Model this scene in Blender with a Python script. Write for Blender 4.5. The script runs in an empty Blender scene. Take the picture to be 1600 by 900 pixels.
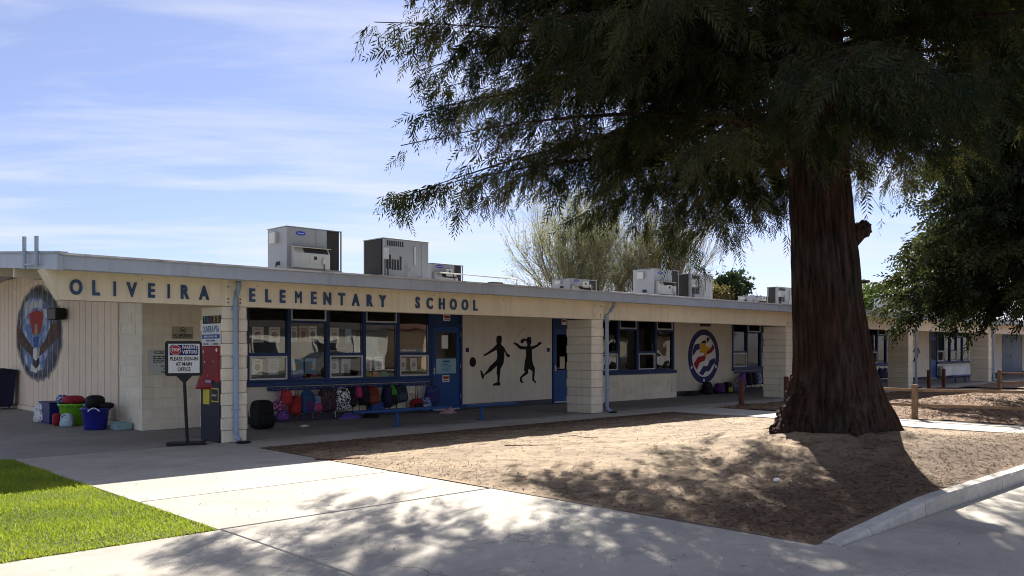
import bpy, bmesh, math, random
import numpy as np
from mathutils import Vector, Matrix, noise
R = math.radians
rnd = random.Random(7)
S = bpy.context.scene
COL = S.collection

# ---------------------------------------------------------------- camera, sky, sun, exposure
YAW = R(46.193)                      # angle from the facade direction (+X) to the view axis
cam_d = bpy.data.cameras.new('camera'); cam = bpy.data.objects.new('camera', cam_d); COL.objects.link(cam)
cam.location = (0, 0, 1.56); cam.rotation_euler = (R(90), 0, YAW - R(90))
cam_d.sensor_width = 36; cam_d.lens = 36 * 1340 / 1600; cam_d.shift_y = 94 / 1600
cam_d.clip_start = .05; cam_d.clip_end = 6000
S.camera = cam
SUN_AZ, SUN_EL = R(36), R(33.6)
tosun = Vector((math.cos(SUN_AZ) * math.cos(SUN_EL), math.sin(SUN_AZ) * math.cos(SUN_EL), math.sin(SUN_EL)))
sd = bpy.data.lights.new('sun', 'SUN'); sd.energy = 5.0; sd.angle = R(.53); sd.color = (1, .93, .82)
sun = bpy.data.objects.new('sun', sd); COL.objects.link(sun)
sun.location = (0, 0, 30); sun.rotation_euler = tosun.to_track_quat('Z', 'Y').to_euler()
W = bpy.data.worlds.new('World'); S.world = W; W.use_nodes = True
nt = W.node_tree; nt.nodes.clear()
def N(t, typ, **kw):
    n = t.nodes.new(typ)
    for k, v in kw.items():
        if k in n.inputs: n.inputs[k].default_value = v
        else: setattr(n, k, v)
    return n
out = N(nt, 'ShaderNodeOutputWorld'); bg = N(nt, 'ShaderNodeBackground'); bg.inputs['Strength'].default_value = .05
sky = N(nt, 'ShaderNodeTexSky', sky_type='NISHITA', sun_disc=False, sun_elevation=SUN_EL, sun_rotation=R(90) - SUN_AZ, air_density=1.0, dust_density=.15, ozone_density=3.0)
tc = N(nt, 'ShaderNodeTexCoord'); sep = N(nt, 'ShaderNodeSeparateXYZ'); nt.links.new(tc.outputs['Generated'], sep.inputs[0])
zz = N(nt, 'ShaderNodeMath', operation='MAXIMUM'); zz.inputs[1].default_value = 0.0; nt.links.new(sep.outputs['Z'], zz.inputs[0])
za = N(nt, 'ShaderNodeMath', operation='ADD'); za.inputs[1].default_value = .12; nt.links.new(zz.outputs[0], za.inputs[0])
dx = N(nt, 'ShaderNodeMath', operation='DIVIDE'); dy = N(nt, 'ShaderNodeMath', operation='DIVIDE')
nt.links.new(sep.outputs['X'], dx.inputs[0]); nt.links.new(za.outputs[0], dx.inputs[1])
nt.links.new(sep.outputs['Y'], dy.inputs[0]); nt.links.new(za.outputs[0], dy.inputs[1])
cb = N(nt, 'ShaderNodeCombineXYZ'); nt.links.new(dx.outputs[0], cb.inputs[0]); nt.links.new(dy.outputs[0], cb.inputs[1])
mr = N(nt, 'ShaderNodeMapping'); mr.inputs['Rotation'].default_value = (0, 0, R(124)); nt.links.new(cb.outputs[0], mr.inputs['Vector'])
mp = N(nt, 'ShaderNodeMapping'); mp.inputs['Scale'].default_value = (1.5, .34, 1)
nt.links.new(mr.outputs[0], mp.inputs['Vector'])
cn = N(nt, 'ShaderNodeTexNoise', noise_dimensions='3D'); cn.inputs['Scale'].default_value = 1.5; cn.inputs['Detail'].default_value = 9; cn.inputs['Roughness'].default_value = .56; cn.inputs['Distortion'].default_value = .5
nt.links.new(mp.outputs[0], cn.inputs['Vector'])
cr = N(nt, 'ShaderNodeValToRGB'); cr.color_ramp.elements[0].position = .42; cr.color_ramp.elements[1].position = .70
cr.color_ramp.elements[0].color = (.22, .22, .22, 1); cr.color_ramp.elements[1].color = (.85, .85, .85, 1)
nt.links.new(cn.outputs['Fac'], cr.inputs[0])
tn = N(nt, 'ShaderNodeMixRGB', blend_type='MULTIPLY'); tn.inputs[0].default_value = 1; tn.inputs[2].default_value = (.68, .67, .89, 1); nt.links.new(sky.outputs[0], tn.inputs[1])
mx = N(nt, 'ShaderNodeMixRGB'); nt.links.new(cr.outputs[0], mx.inputs[0]); nt.links.new(tn.outputs[0], mx.inputs[1]); mx.inputs[2].default_value = (6.0, 6.2, 6.9, 1)
nt.links.new(mx.outputs[0], bg.inputs[0]); nt.links.new(bg.outputs[0], out.inputs[0])
S.view_settings.view_transform = 'Standard'; S.view_settings.look = 'None'; S.view_settings.gamma = 1
S.view_settings.exposure = 1.58; S.view_settings.use_curve_mapping = False
S.render.engine = 'CYCLES'; S.cycles.filter_width = 1.0

# ---------------------------------------------------------------- materials
def mat(name, col, rough=.8, var=.14, scale=5., bump=.15, bscale=60., spec=.3, metal=0., stain=.12, rndv=.08, col2=None, c2pos=(.5, .62), streak=0., cracks=0.):
    m = bpy.data.materials.new(name); m.use_nodes = True; t = m.node_tree; b = t.nodes['Principled BSDF']
    g = N(t, 'ShaderNodeNewGeometry')
    n1 = N(t, 'ShaderNodeTexNoise'); n1.inputs['Scale'].default_value = scale; n1.inputs['Detail'].default_value = 7; n1.inputs['Roughness'].default_value = .65
    n2 = N(t, 'ShaderNodeTexNoise'); n2.inputs['Scale'].default_value = scale * .13; n2.inputs['Detail'].default_value = 4
    t.links.new(g.outputs['Position'], n1.inputs['Vector']); t.links.new(g.outputs['Position'], n2.inputs['Vector'])
    r1 = N(t, 'ShaderNodeMapRange'); r1.inputs[1].default_value = .3; r1.inputs[2].default_value = .7; r1.inputs[3].default_value = 1 - var; r1.inputs[4].default_value = 1 + var
    r2 = N(t, 'ShaderNodeMapRange'); r2.inputs[1].default_value = .35; r2.inputs[2].default_value = .65; r2.inputs[3].default_value = 1 - stain; r2.inputs[4].default_value = 1 + stain
    t.links.new(n1.outputs['Fac'], r1.inputs[0]); t.links.new(n2.outputs['Fac'], r2.inputs[0])
    oi = N(t, 'ShaderNodeObjectInfo'); r3 = N(t, 'ShaderNodeMapRange'); r3.inputs[3].default_value = 1 - rndv; r3.inputs[4].default_value = 1 + rndv
    t.links.new(oi.outputs['Random'], r3.inputs[0])
    a = N(t, 'ShaderNodeMath', operation='MULTIPLY'); t.links.new(r1.outputs[0], a.inputs[0]); t.links.new(r2.outputs[0], a.inputs[1])
    a2 = N(t, 'ShaderNodeMath', operation='MULTIPLY'); t.links.new(a.outputs[0], a2.inputs[0]); t.links.new(r3.outputs[0], a2.inputs[1])
    if streak:                                           # thin weathering runs down painted faces
        ms = N(t, 'ShaderNodeMapping'); ms.inputs['Scale'].default_value = (7, 7, .45); t.links.new(g.outputs['Position'], ms.inputs['Vector'])
        ns_ = N(t, 'ShaderNodeTexNoise'); ns_.inputs['Scale'].default_value = 1.3; ns_.inputs['Detail'].default_value = 6; t.links.new(ms.outputs[0], ns_.inputs['Vector'])
        rs = N(t, 'ShaderNodeMapRange'); rs.inputs[1].default_value = .52; rs.inputs[2].default_value = .72; rs.inputs[3].default_value = 1; rs.inputs[4].default_value = 1-streak; t.links.new(ns_.outputs['Fac'], rs.inputs[0])
        a3 = N(t, 'ShaderNodeMath', operation='MULTIPLY'); t.links.new(a2.outputs[0], a3.inputs[0]); t.links.new(rs.outputs[0], a3.inputs[1]); a2 = a3
    if cracks:                                           # hairline cracks, gum spots, old stains
        vo = N(t, 'ShaderNodeTexVoronoi', feature='DISTANCE_TO_EDGE'); vo.inputs['Scale'].default_value = .55; nd = N(t, 'ShaderNodeTexNoise'); nd.inputs['Scale'].default_value = 1.7; nd.inputs['Detail'].default_value = 5
        t.links.new(g.outputs['Position'], nd.inputs['Vector']); vm = N(t, 'ShaderNodeVectorMath', operation='MULTIPLY_ADD'); vm.inputs[1].default_value = (.5, .5, .5); t.links.new(nd.outputs['Color'], vm.inputs[0]); t.links.new(g.outputs['Position'], vm.inputs[2]); t.links.new(vm.outputs[0], vo.inputs['Vector'])
        rc = N(t, 'ShaderNodeMapRange'); rc.inputs[1].default_value = .0; rc.inputs[2].default_value = .004; rc.inputs[3].default_value = 1-cracks; rc.inputs[4].default_value = 1; t.links.new(vo.outputs['Distance'], rc.inputs[0])
        mk = N(t, 'ShaderNodeMapRange'); mk.inputs[1].default_value = .50; mk.inputs[2].default_value = .56; t.links.new(n2.outputs['Fac'], mk.inputs[0])
        cm = N(t, 'ShaderNodeMixRGB'); cm.inputs[1].default_value = (1, 1, 1, 1); t.links.new(mk.outputs[0], cm.inputs[0]); t.links.new(rc.outputs[0], cm.inputs[2])
        vg = N(t, 'ShaderNodeTexVoronoi'); vg.inputs['Scale'].default_value = 2.3; t.links.new(g.outputs['Position'], vg.inputs['Vector']); rg_ = N(t, 'ShaderNodeMapRange'); rg_.inputs[1].default_value = .035; rg_.inputs[2].default_value = .06; rg_.inputs[3].default_value = .72; rg_.inputs[4].default_value = 1; t.links.new(vg.outputs['Distance'], rg_.inputs[0])
        ng = N(t, 'ShaderNodeTexNoise'); ng.inputs['Scale'].default_value = .9; ng.inputs['Detail'].default_value = 6; ng.inputs['Roughness'].default_value = .7; t.links.new(g.outputs['Position'], ng.inputs['Vector']); rn = N(t, 'ShaderNodeMapRange'); rn.inputs[1].default_value = .5; rn.inputs[2].default_value = .75; rn.inputs[3].default_value = 1; rn.inputs[4].default_value = .72; t.links.new(ng.outputs['Fac'], rn.inputs[0])
        for k in (cm.outputs[0], rg_.outputs[0], rn.outputs[0]): a3 = N(t, 'ShaderNodeMath', operation='MULTIPLY'); t.links.new(a2.outputs[0], a3.inputs[0]); t.links.new(k, a3.inputs[1]); a2 = a3
    v = N(t, 'ShaderNodeVectorMath', operation='SCALE'); t.links.new(a2.outputs[0], v.inputs['Scale'])
    if col2:
        n3 = N(t, 'ShaderNodeTexNoise'); n3.inputs['Scale'].default_value = scale * .6; n3.inputs['Detail'].default_value = 6
        t.links.new(g.outputs['Position'], n3.inputs['Vector'])
        rp = N(t, 'ShaderNodeMapRange'); rp.inputs[1].default_value = c2pos[0]; rp.inputs[2].default_value = c2pos[1]
        t.links.new(n3.outputs['Fac'], rp.inputs[0])
        mm = N(t, 'ShaderNodeMixRGB'); mm.inputs[1].default_value = (*col, 1); mm.inputs[2].default_value = (*col2, 1)
        t.links.new(rp.outputs[0], mm.inputs[0]); t.links.new(mm.outputs[0], v.inputs[0])
    else: v.inputs[0].default_value = col
    t.links.new(v.outputs[0], b.inputs['Base Color'])
    b.inputs['Roughness'].default_value = rough; b.inputs['Metallic'].default_value = metal; b.inputs['Specular IOR Level'].default_value = spec
    if bump:
        n4 = N(t, 'ShaderNodeTexNoise'); n4.inputs['Scale'].default_value = bscale; n4.inputs['Detail'].default_value = 5
        t.links.new(g.outputs['Position'], n4.inputs['Vector'])
        bp = N(t, 'ShaderNodeBump'); bp.inputs['Strength'].default_value = bump; bp.inputs['Distance'].default_value = .02
        t.links.new(n4.outputs['Fac'], bp.inputs['Height']); t.links.new(bp.outputs[0], b.inputs['Normal'])
    return m
def pattern(name, a, b_, sc=30., thr=.5, c=None):       # two or three coloured printed cloth
    m = bpy.data.materials.new(name); m.use_nodes = True; t = m.node_tree; b = t.nodes['Principled BSDF']
    g = N(t, 'ShaderNodeNewGeometry'); n = N(t, 'ShaderNodeTexNoise'); n.inputs['Scale'].default_value = sc; n.inputs['Detail'].default_value = 1; n.inputs['Distortion'].default_value = 1.2
    t.links.new(g.outputs['Position'], n.inputs['Vector'])
    r = N(t, 'ShaderNodeValToRGB'); e = r.color_ramp.elements; e[0].position = thr - .02; e[0].color = (*a, 1); e[1].position = thr + .02; e[1].color = (*b_, 1)
    if c: q = e.new(thr + .12); q.color = (*b_, 1); q = e.new(thr + .14); q.color = (*c, 1)
    t.links.new(n.outputs['Fac'], r.inputs[0]); t.links.new(r.outputs[0], b.inputs['Base Color']); b.inputs['Roughness'].default_value = .75
    return m
def leafmat(name, c1, c2, trans=.35):
    m = bpy.data.materials.new(name); m.use_nodes = True; t = m.node_tree; t.nodes.clear()
    o = N(t, 'ShaderNodeOutputMaterial'); d = N(t, 'ShaderNodeBsdfDiffuse'); tr = N(t, 'ShaderNodeBsdfTranslucent'); mx = N(t, 'ShaderNodeMixShader'); mx.inputs[0].default_value = trans
    at = N(t, 'ShaderNodeAttribute', attribute_name='tint'); mc = N(t, 'ShaderNodeMixRGB'); mc.inputs[1].default_value = (*c1, 1); mc.inputs[2].default_value = (*c2, 1)
    t.links.new(at.outputs['Fac'], mc.inputs[0]); t.links.new(mc.outputs[0], d.inputs[0]); t.links.new(mc.outputs[0], tr.inputs[0])
    t.links.new(d.outputs[0], mx.inputs[1]); t.links.new(tr.outputs[0], mx.inputs[2])
    gl = N(t, 'ShaderNodeBsdfGlossy'); gl.inputs['Roughness'].default_value = .45; gl.inputs[0].default_value = (.5, .5, .5, 1)
    m2 = N(t, 'ShaderNodeMixShader'); m2.inputs[0].default_value = .025; t.links.new(mx.outputs[0], m2.inputs[1]); t.links.new(gl.outputs[0], m2.inputs[2])
    t.links.new(m2.outputs[0], o.inputs[0]); return m
def glassmat():
    m = bpy.data.materials.new('window_glass'); m.use_nodes = True; t = m.node_tree; t.nodes.clear()
    o = N(t, 'ShaderNodeOutputMaterial'); tr = N(t, 'ShaderNodeBsdfTransparent'); tr.inputs[0].default_value = (.93, .95, .95, 1)
    gl = N(t, 'ShaderNodeBsdfGlossy'); gl.inputs['Roughness'].default_value = .01; fr = N(t, 'ShaderNodeFresnel'); fr.inputs[0].default_value = 1.52
    g = N(t, 'ShaderNodeNewGeometry'); n = N(t, 'ShaderNodeTexNoise'); n.inputs['Scale'].default_value = 1.6; n.inputs['Detail'].default_value = 1
    bp = N(t, 'ShaderNodeBump'); bp.inputs['Strength'].default_value = .10; bp.inputs['Distance'].default_value = .02
    t.links.new(g.outputs['Position'], n.inputs['Vector']); t.links.new(n.outputs['Fac'], bp.inputs['Height']); t.links.new(bp.outputs[0], gl.inputs['Normal'])
    mx = N(t, 'ShaderNodeMixShader'); t.links.new(fr.outputs[0], mx.inputs[0]); t.links.new(tr.outputs[0], mx.inputs[1]); t.links.new(gl.outputs[0], mx.inputs[2]); t.links.new(mx.outputs[0], o.inputs[0]); return m
m_cream = mat('cream_wall_paint', (.79, .72, .58), .75, .05, 3, .12, 45, stain=.06, streak=0.09)
m_block = mat('cream_block_paint', (.80, .72, .57), .8, .06, 6, .25, 70, stain=.05, rndv=.05, streak=0.09)
m_siding = mat('peach_siding_paint', (.80, .66, .50), .75, .05, 4, .1, 30, stain=.06, rndv=.03)
m_beam = mat('beam_paint', (.80, .71, .53), .7, .06, 3, .1, 25, stain=.08, rndv=.02, streak=0.14)
m_soffit = mat('soffit_paint', (.70, .63, .50), .8, .06, 3, .1, 25)
m_fascia = mat('fascia_metal_paint', (.38, .43, .50), .5, .05, 2, .05, 20, stain=.08, rndv=.02, streak=0.14)
m_flash = mat('roof_flashing', (.55, .54, .53), .55, .15, 5, .05, 20, col2=(.36, .33, .31))
m_roof = mat('roof_membrane', (.45, .44, .42), .9, .1, 4, .2, 50)
m_blue = mat('blue_trim_paint', (.012, .045, .15), .45, .08, 4, .05, 30, stain=.08, rndv=.05)
m_door = mat('blue_door_paint', (.012, .07, .24), .4, .06, 3, .04, 30, stain=.08, rndv=.05)
m_letter = mat('letter_blue', (.035, .075, .17), .5, .1, 5, .05, 30)
m_pipe = mat('downspout_paint', (.30, .40, .54), .45, .06, 4, .05, 20)
m_alu = mat('aluminium_sash', (.48, .50, .52), .4, .05, 5, 0, 20, metal=.3)
m_black = mat('black_paint', (.010, .010, .012), .5, .1, 6, .05, 40)
m_mural = mat('mural_black', (.012, .011, .011), .8, .1, 6, .05, 40)
m_dark = mat('dark_base_paint', (.07, .075, .085), .8, .12, 4, .1, 30)
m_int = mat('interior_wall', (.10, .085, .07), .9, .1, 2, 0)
m_curt = mat('curtain_cloth', (.42, .34, .22), .9, .15, 4, .1, 20)
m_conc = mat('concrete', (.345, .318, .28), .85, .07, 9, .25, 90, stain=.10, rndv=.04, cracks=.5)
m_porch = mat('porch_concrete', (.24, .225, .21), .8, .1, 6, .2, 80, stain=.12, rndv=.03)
m_joint = mat('joint_soil', (.07, .06, .05), .95, .2, 9, .2, 60)
m_curb = mat('curb_concrete', (.42, .40, .36), .85, .15, 9, .4, 50, stain=.15)
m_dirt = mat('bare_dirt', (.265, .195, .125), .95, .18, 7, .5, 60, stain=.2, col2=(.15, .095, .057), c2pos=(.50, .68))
def duff_and_shade(m):                                             # darker needle litter along the walkway; toward the kerb, litter plus painted-in tree shade
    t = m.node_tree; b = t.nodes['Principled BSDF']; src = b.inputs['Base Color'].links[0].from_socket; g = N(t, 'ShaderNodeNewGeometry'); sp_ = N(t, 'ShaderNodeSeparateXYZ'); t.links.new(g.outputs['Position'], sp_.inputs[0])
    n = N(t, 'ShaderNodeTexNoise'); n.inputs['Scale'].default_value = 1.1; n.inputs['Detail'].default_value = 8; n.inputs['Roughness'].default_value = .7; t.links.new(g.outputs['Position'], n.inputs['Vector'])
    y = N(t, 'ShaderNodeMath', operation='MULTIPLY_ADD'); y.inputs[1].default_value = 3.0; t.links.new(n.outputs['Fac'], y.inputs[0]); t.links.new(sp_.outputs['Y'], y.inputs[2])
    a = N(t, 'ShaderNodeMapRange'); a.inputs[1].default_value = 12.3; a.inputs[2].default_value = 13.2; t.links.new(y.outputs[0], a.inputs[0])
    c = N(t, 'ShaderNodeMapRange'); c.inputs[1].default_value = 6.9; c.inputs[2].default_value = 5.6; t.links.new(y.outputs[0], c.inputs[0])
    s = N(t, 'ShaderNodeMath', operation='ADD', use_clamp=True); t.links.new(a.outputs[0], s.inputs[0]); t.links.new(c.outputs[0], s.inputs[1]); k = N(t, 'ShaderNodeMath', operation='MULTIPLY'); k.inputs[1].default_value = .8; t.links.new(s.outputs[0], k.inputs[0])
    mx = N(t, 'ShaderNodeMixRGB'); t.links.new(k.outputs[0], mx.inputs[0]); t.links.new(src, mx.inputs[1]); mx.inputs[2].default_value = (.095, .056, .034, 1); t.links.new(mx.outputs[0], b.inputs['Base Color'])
duff_and_shade(m_dirt)
m_mulch = mat('mulch_bed', (.16, .085, .05), .95, .3, 12, .7, 40, col2=(.24, .16, .10))
m_soil = mat('lawn_soil', (.07, .075, .02), .95, .25, 12, .4, 60)
m_ground = mat('ground_far', (.17, .16, .14), .95, .15, .6, .1, 8)
m_asph = mat('asphalt', (.06, .06, .062), .9, .2, 20, .3, 120)
m_hvac = mat('unit_grey_steel', (.29, .30, .31), .45, .06, 3, .04, 20, metal=.35, stain=.12, rndv=.06)
m_hvac2 = mat('unit_light_panel', (.42, .42, .40), .5, .06, 4, .04, 20, metal=.2, stain=.1)
m_coil = mat('coil_dark', (.028, .026, .026), .7, .2, 30, .2, 120)
m_wood = mat('fence_wood', (.26, .165, .095), .8, .2, 14, .3, 50, stain=.15)
m_woodd = mat('post_redbrown', (.11, .04, .025), .8, .2, 14, .3, 50)
m_bark = None
m_white = mat('white_paint', (.78, .78, .76), .6, .04, 5, .05, 30)
m_paper = mat('paper_white', (.8, .78, .74), .8, .05, 8, 0)
m_text = mat('print_black', (.015, .015, .02), .6, .05, 5, 0)
m_navy = mat('print_navy', (.012, .015, .11), .5, .05, 5, 0)
m_red = mat('print_red', (.42, .02, .02), .5, .08, 5, 0)
m_glass = glassmat()

# ---------------------------------------------------------------- mesh helpers
class MB:
    def __init__(s): s.v = []; s.f = []; s.mi = []; s.m = 0; s.sm = []; s.smooth = False
    def add(s, vs, fs):
        o = len(s.v); s.v += [tuple(v) for v in vs]
        for f in fs: s.f.append(tuple(i + o for i in f)); s.mi.append(s.m); s.sm.append(s.smooth)
        return s
    def box(s, x0, x1, y0, y1, z0, z1, ch=0):
        if not ch:
            return s.add([(x0,y0,z0),(x1,y0,z0),(x1,y1,z0),(x0,y1,z0),(x0,y0,z1),(x1,y0,z1),(x1,y1,z1),(x0,y1,z1)],
                         [(3,2,1,0),(4,5,6,7),(0,1,5,4),(1,2,6,5),(2,3,7,6),(3,0,4,7)])
        bm = bmesh.new(); bmesh.ops.create_cube(bm, size=1)
        for v in bm.verts: v.co = ((x0+x1)/2+v.co.x*(x1-x0), (y0+y1)/2+v.co.y*(y1-y0), (z0+z1)/2+v.co.z*(z1-z0))
        bmesh.ops.bevel(bm, geom=bm.edges[:], offset=ch, segments=1, affect='EDGES')
        bm.verts.ensure_lookup_table(); s.add([v.co[:] for v in bm.verts], [[v.index for v in f.verts] for f in bm.faces]); bm.free(); return s
    def tube(s, pts, r, n=8, cap=True):
        pts = [Vector(p) for p in pts]; rs = r if isinstance(r, (list, tuple)) else [r]*len(pts); vs = []; fs = []
        up = Vector((0, 0, 1))
        for i, p in enumerate(pts):
            d = (pts[min(i+1, len(pts)-1)] - pts[max(i-1, 0)]).normalized()
            a = d.cross(up if abs(d.z) < .95 else Vector((1, 0, 0))).normalized(); b = a.cross(d)
            for k in range(n): th = 2*math.pi*(k+.5)/n; vs.append(p + (a*math.cos(th) + b*math.sin(th))*rs[i])
        for i in range(len(pts)-1):
            for k in range(n): k2 = (k+1) % n; fs.append((i*n+k, i*n+k2, (i+1)*n+k2, (i+1)*n+k))
        if cap: fs += [tuple(range(n-1, -1, -1)), tuple(range((len(pts)-1)*n, len(pts)*n))]
        return s.add(vs, fs)
    def lathe(s, prof, n=28, c=(0, 0, 0), sx=1, sy=1):
        vs = []; fs = []
        for r, z in prof:
            for k in range(n): th = 2*math.pi*k/n; vs.append((c[0]+r*sx*math.cos(th), c[1]+r*sy*math.sin(th), c[2]+z))
        for i in range(len(prof)-1):
            for k in range(n): k2 = (k+1) % n; fs.append((i*n+k, i*n+k2, (i+1)*n+k2, (i+1)*n+k))
        fs += [tuple(range(n-1, -1, -1)), tuple(range((len(prof)-1)*n, len(prof)*n))]
        return s.add(vs, fs)
    def sell(s, c, a, b, h, e=.5, e2=.6, nu=18, nv=10, taper=0):      # superellipsoid
        pw = lambda v, e: math.copysign(abs(v)**e, v); vs = []; fs = []
        for j in range(nv+1):
            ph = -math.pi/2 + math.pi*j/nv; cz = pw(math.sin(ph), e2); cc = pw(math.cos(ph), e2); k = 1 - taper*cz
            for i in range(nu): th = 2*math.pi*i/nu; vs.append((c[0]+a*k*cc*pw(math.cos(th), e), c[1]+b*cc*pw(math.sin(th), e), c[2]+h*cz))
        for j in range(nv):
            for i in range(nu): i2 = (i+1) % nu; fs.append((j*nu+i, j*nu+i2, (j+1)*nu+i2, (j+1)*nu+i))
        return s.add(vs, fs)
    def prism(s, poly, axis, a, b):       # polygon in the two other axes, extruded along axis from a to b
        n = len(poly)
        P = lambda p, t: {'x': (t, p[0], p[1]), 'y': (p[0], t, p[1]), 'z': (p[0], p[1], t)}[axis]
        vs = [P(p, a) for p in poly] + [P(p, b) for p in poly]
        fs = [tuple(range(n)), tuple(range(2*n-1, n-1, -1))] + [(i, i+n, (i+1) % n + n, (i+1) % n) for i in range(n)]
        return s.add(vs, fs)
    def build(s, name, mats, parent=None, loc=None, shift=True):
        me = bpy.data.meshes.new(name); me.from_pydata(s.v, [], s.f)
        for m in (mats if isinstance(mats, (list, tuple)) else [mats]): me.materials.append(m)
        me.polygons.foreach_set('material_index', s.mi)
        if any(s.sm): me.polygons.foreach_set('use_smooth', s.sm)
        bm = bmesh.new(); bm.from_mesh(me); bmesh.ops.recalc_face_normals(bm, faces=bm.faces); bm.to_mesh(me); bm.free()
        return link(name, me, parent, loc, shift)
def link(name, me, parent=None, loc=None, shift=True):
    o = bpy.data.objects.new(name, me); COL.objects.link(o); o.parent = parent
    off = Vector((0, 0, 0))
    if parent and shift:
        p = parent
        while p: off += p.location; p = p.parent
    o.location = Vector(loc or (0, 0, 0)) - off
    return o
def tag(o, label, cat, group=None):
    o['label'] = label; o['category'] = cat
    if group: o['group'] = group
    return o
def thing(name, label, cat, loc=(0, 0, 0), rz=0, group=None):
    o = bpy.data.objects.new(name, None); COL.objects.link(o); o.location = loc; o.rotation_euler = (0, 0, rz); o.empty_display_size = .2
    return tag(o, label, cat, group)
def struct(o, label=None):
    o['kind'] = 'structure'
    if label: o['label'] = label
    return o
def text_mesh(st, size, ext=.002, xs=1., bold=0.):
    cu = bpy.data.curves.new('t', 'FONT'); cu.body = st; cu.size = size; cu.extrude = ext; cu.offset = bold; cu.align_x = 'CENTER'; cu.align_y = 'CENTER'; cu.resolution_u = 3
    ob = bpy.data.objects.new('t', cu); COL.objects.link(ob)
    me = bpy.data.meshes.new_from_object(ob.evaluated_get(bpy.context.evaluated_depsgraph_get()))
    bpy.data.objects.remove(ob); bpy.data.curves.remove(cu)
    me.transform(Matrix.Diagonal((xs, 1, 1, 1))); return me
def text(name, st, size, m, parent, loc, rz=0, ext=.002, xs=1., bold=0.):    # loc local to the parent, upright, facing -Y turned by rz
    me = text_mesh(st, size, ext, xs, bold); me.materials.clear(); me.materials.append(m)
    o = bpy.data.objects.new(name, me); COL.objects.link(o); o.parent = parent; o.location = loc; o.rotation_euler = (R(90), 0, rz); return o
def npmesh(name, V, F, m, parent=None, tint=None, loc=None):   # V (n,3), F (k,4) or (k,3)
    me = bpy.data.meshes.new(name); nv, (nf, k) = len(V), F.shape
    me.vertices.add(nv); me.vertices.foreach_set('co', np.ascontiguousarray(V, dtype=np.float32).ravel())
    me.loops.add(nf*k); me.loops.foreach_set('vertex_index', np.ascontiguousarray(F, dtype=np.int32).ravel())
    me.polygons.add(nf); me.polygons.foreach_set('loop_start', np.arange(0, nf*k, k, dtype=np.int32)); me.polygons.foreach_set('loop_total', np.full(nf, k, dtype=np.int32))
    if tint is not None:
        a = me.attributes.new('tint', 'FLOAT', 'POINT'); a.data.foreach_set('value', np.ascontiguousarray(tint, dtype=np.float32))
    me.materials.append(m); me.update(calc_edges=True); me.validate()
    return link(name, me, parent, loc)

# ---------------------------------------------------------------- ground, paving, lawn, dirt
struct(MB().add([(-900,-900,-.10),(1500,-900,-.10),(1500,1500,-.10),(-900,1500,-.10)], [(0,1,2,3)]).build('ground', m_ground), 'flat ground reaching to the horizon')
pav = struct(MB().box(-14, 16.9, -6, 7.06, -.09, -.035).build('pavement', m_joint), 'pale concrete pavement beside the driveway')
g = .006
def slab(x0, x1, y0, y1, par, m=m_conc, z=0, tilt=0):
    return MB().box(x0+g, x1-g, y0+g, y1-g, -.034, z, .008).build('slab', m, par)
for x0, x1 in ((-13.2, -9.9), (-9.9, -6.6), (-6.6, -3.3), (-3.3, 0), (0, 3.3), (3.3, 6.55)):
    for y0, y1 in ((-6, -2.4), (-2.4, 7.06)): slab(x0, x1, y0, y1, pav)
for x0, x1 in ((6.55, 12.2), (12.2, 16.9)):
    for y0, y1 in ((-6, -1.2), (-1.2, 3.08)): slab(x0, x1, y0, y1, pav)
walk = struct(MB().box(3.25, 6.42, 7.08, 13.52, -.09, -.035).build('path', m_joint), 'concrete path leading to the school porch')
for y0, y1 in ((7.07, 8.88), (8.88, 10.7), (10.7, 12.35), (12.35, 13.5)): slab(3.27, 6.42, y0, y1, walk, z=.002)
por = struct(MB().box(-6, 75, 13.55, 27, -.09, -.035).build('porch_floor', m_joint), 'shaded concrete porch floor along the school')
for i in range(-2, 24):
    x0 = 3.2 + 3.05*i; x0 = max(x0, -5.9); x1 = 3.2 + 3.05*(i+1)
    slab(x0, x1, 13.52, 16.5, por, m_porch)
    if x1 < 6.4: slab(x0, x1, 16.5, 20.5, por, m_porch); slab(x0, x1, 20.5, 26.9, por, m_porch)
apr = struct(MB().box(6.46, 75, 12.45, 13.5, -.09, -.035).build('walkway', m_joint), 'narrow concrete walkway in front of the porch')
for i in range(23): slab(6.46 + 3.05*i, 6.46 + 3.05*(i+1), 12.45, 13.5, apr, z=-.004)
sp = struct(MB().box(17.3, 19.15, 3.3, 12.43, -.09, -.035).build('side_path', m_joint), 'sunlit concrete side path beside the wooden fence')
for i in range(5): slab(17.3, 19.15, 3.3 + i*1.825, 3.3 + (i+1)*1.825, sp, z=.02)
p2 = struct(MB().box(34.9, 36.8, 2.5, 12.43, -.09, -.03).build('far_path', m_conc), 'far concrete path across the mulch')
struct(MB().box(16.95, 95, -9, 3.0, -.09, -.03).build('driveway', m_asph), 'driveway asphalt beside the kerb')
struct(MB().box(-60, 140, -15.5, -6.05, -.09, -.045).build('street', m_asph), 'asphalt street')

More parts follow.
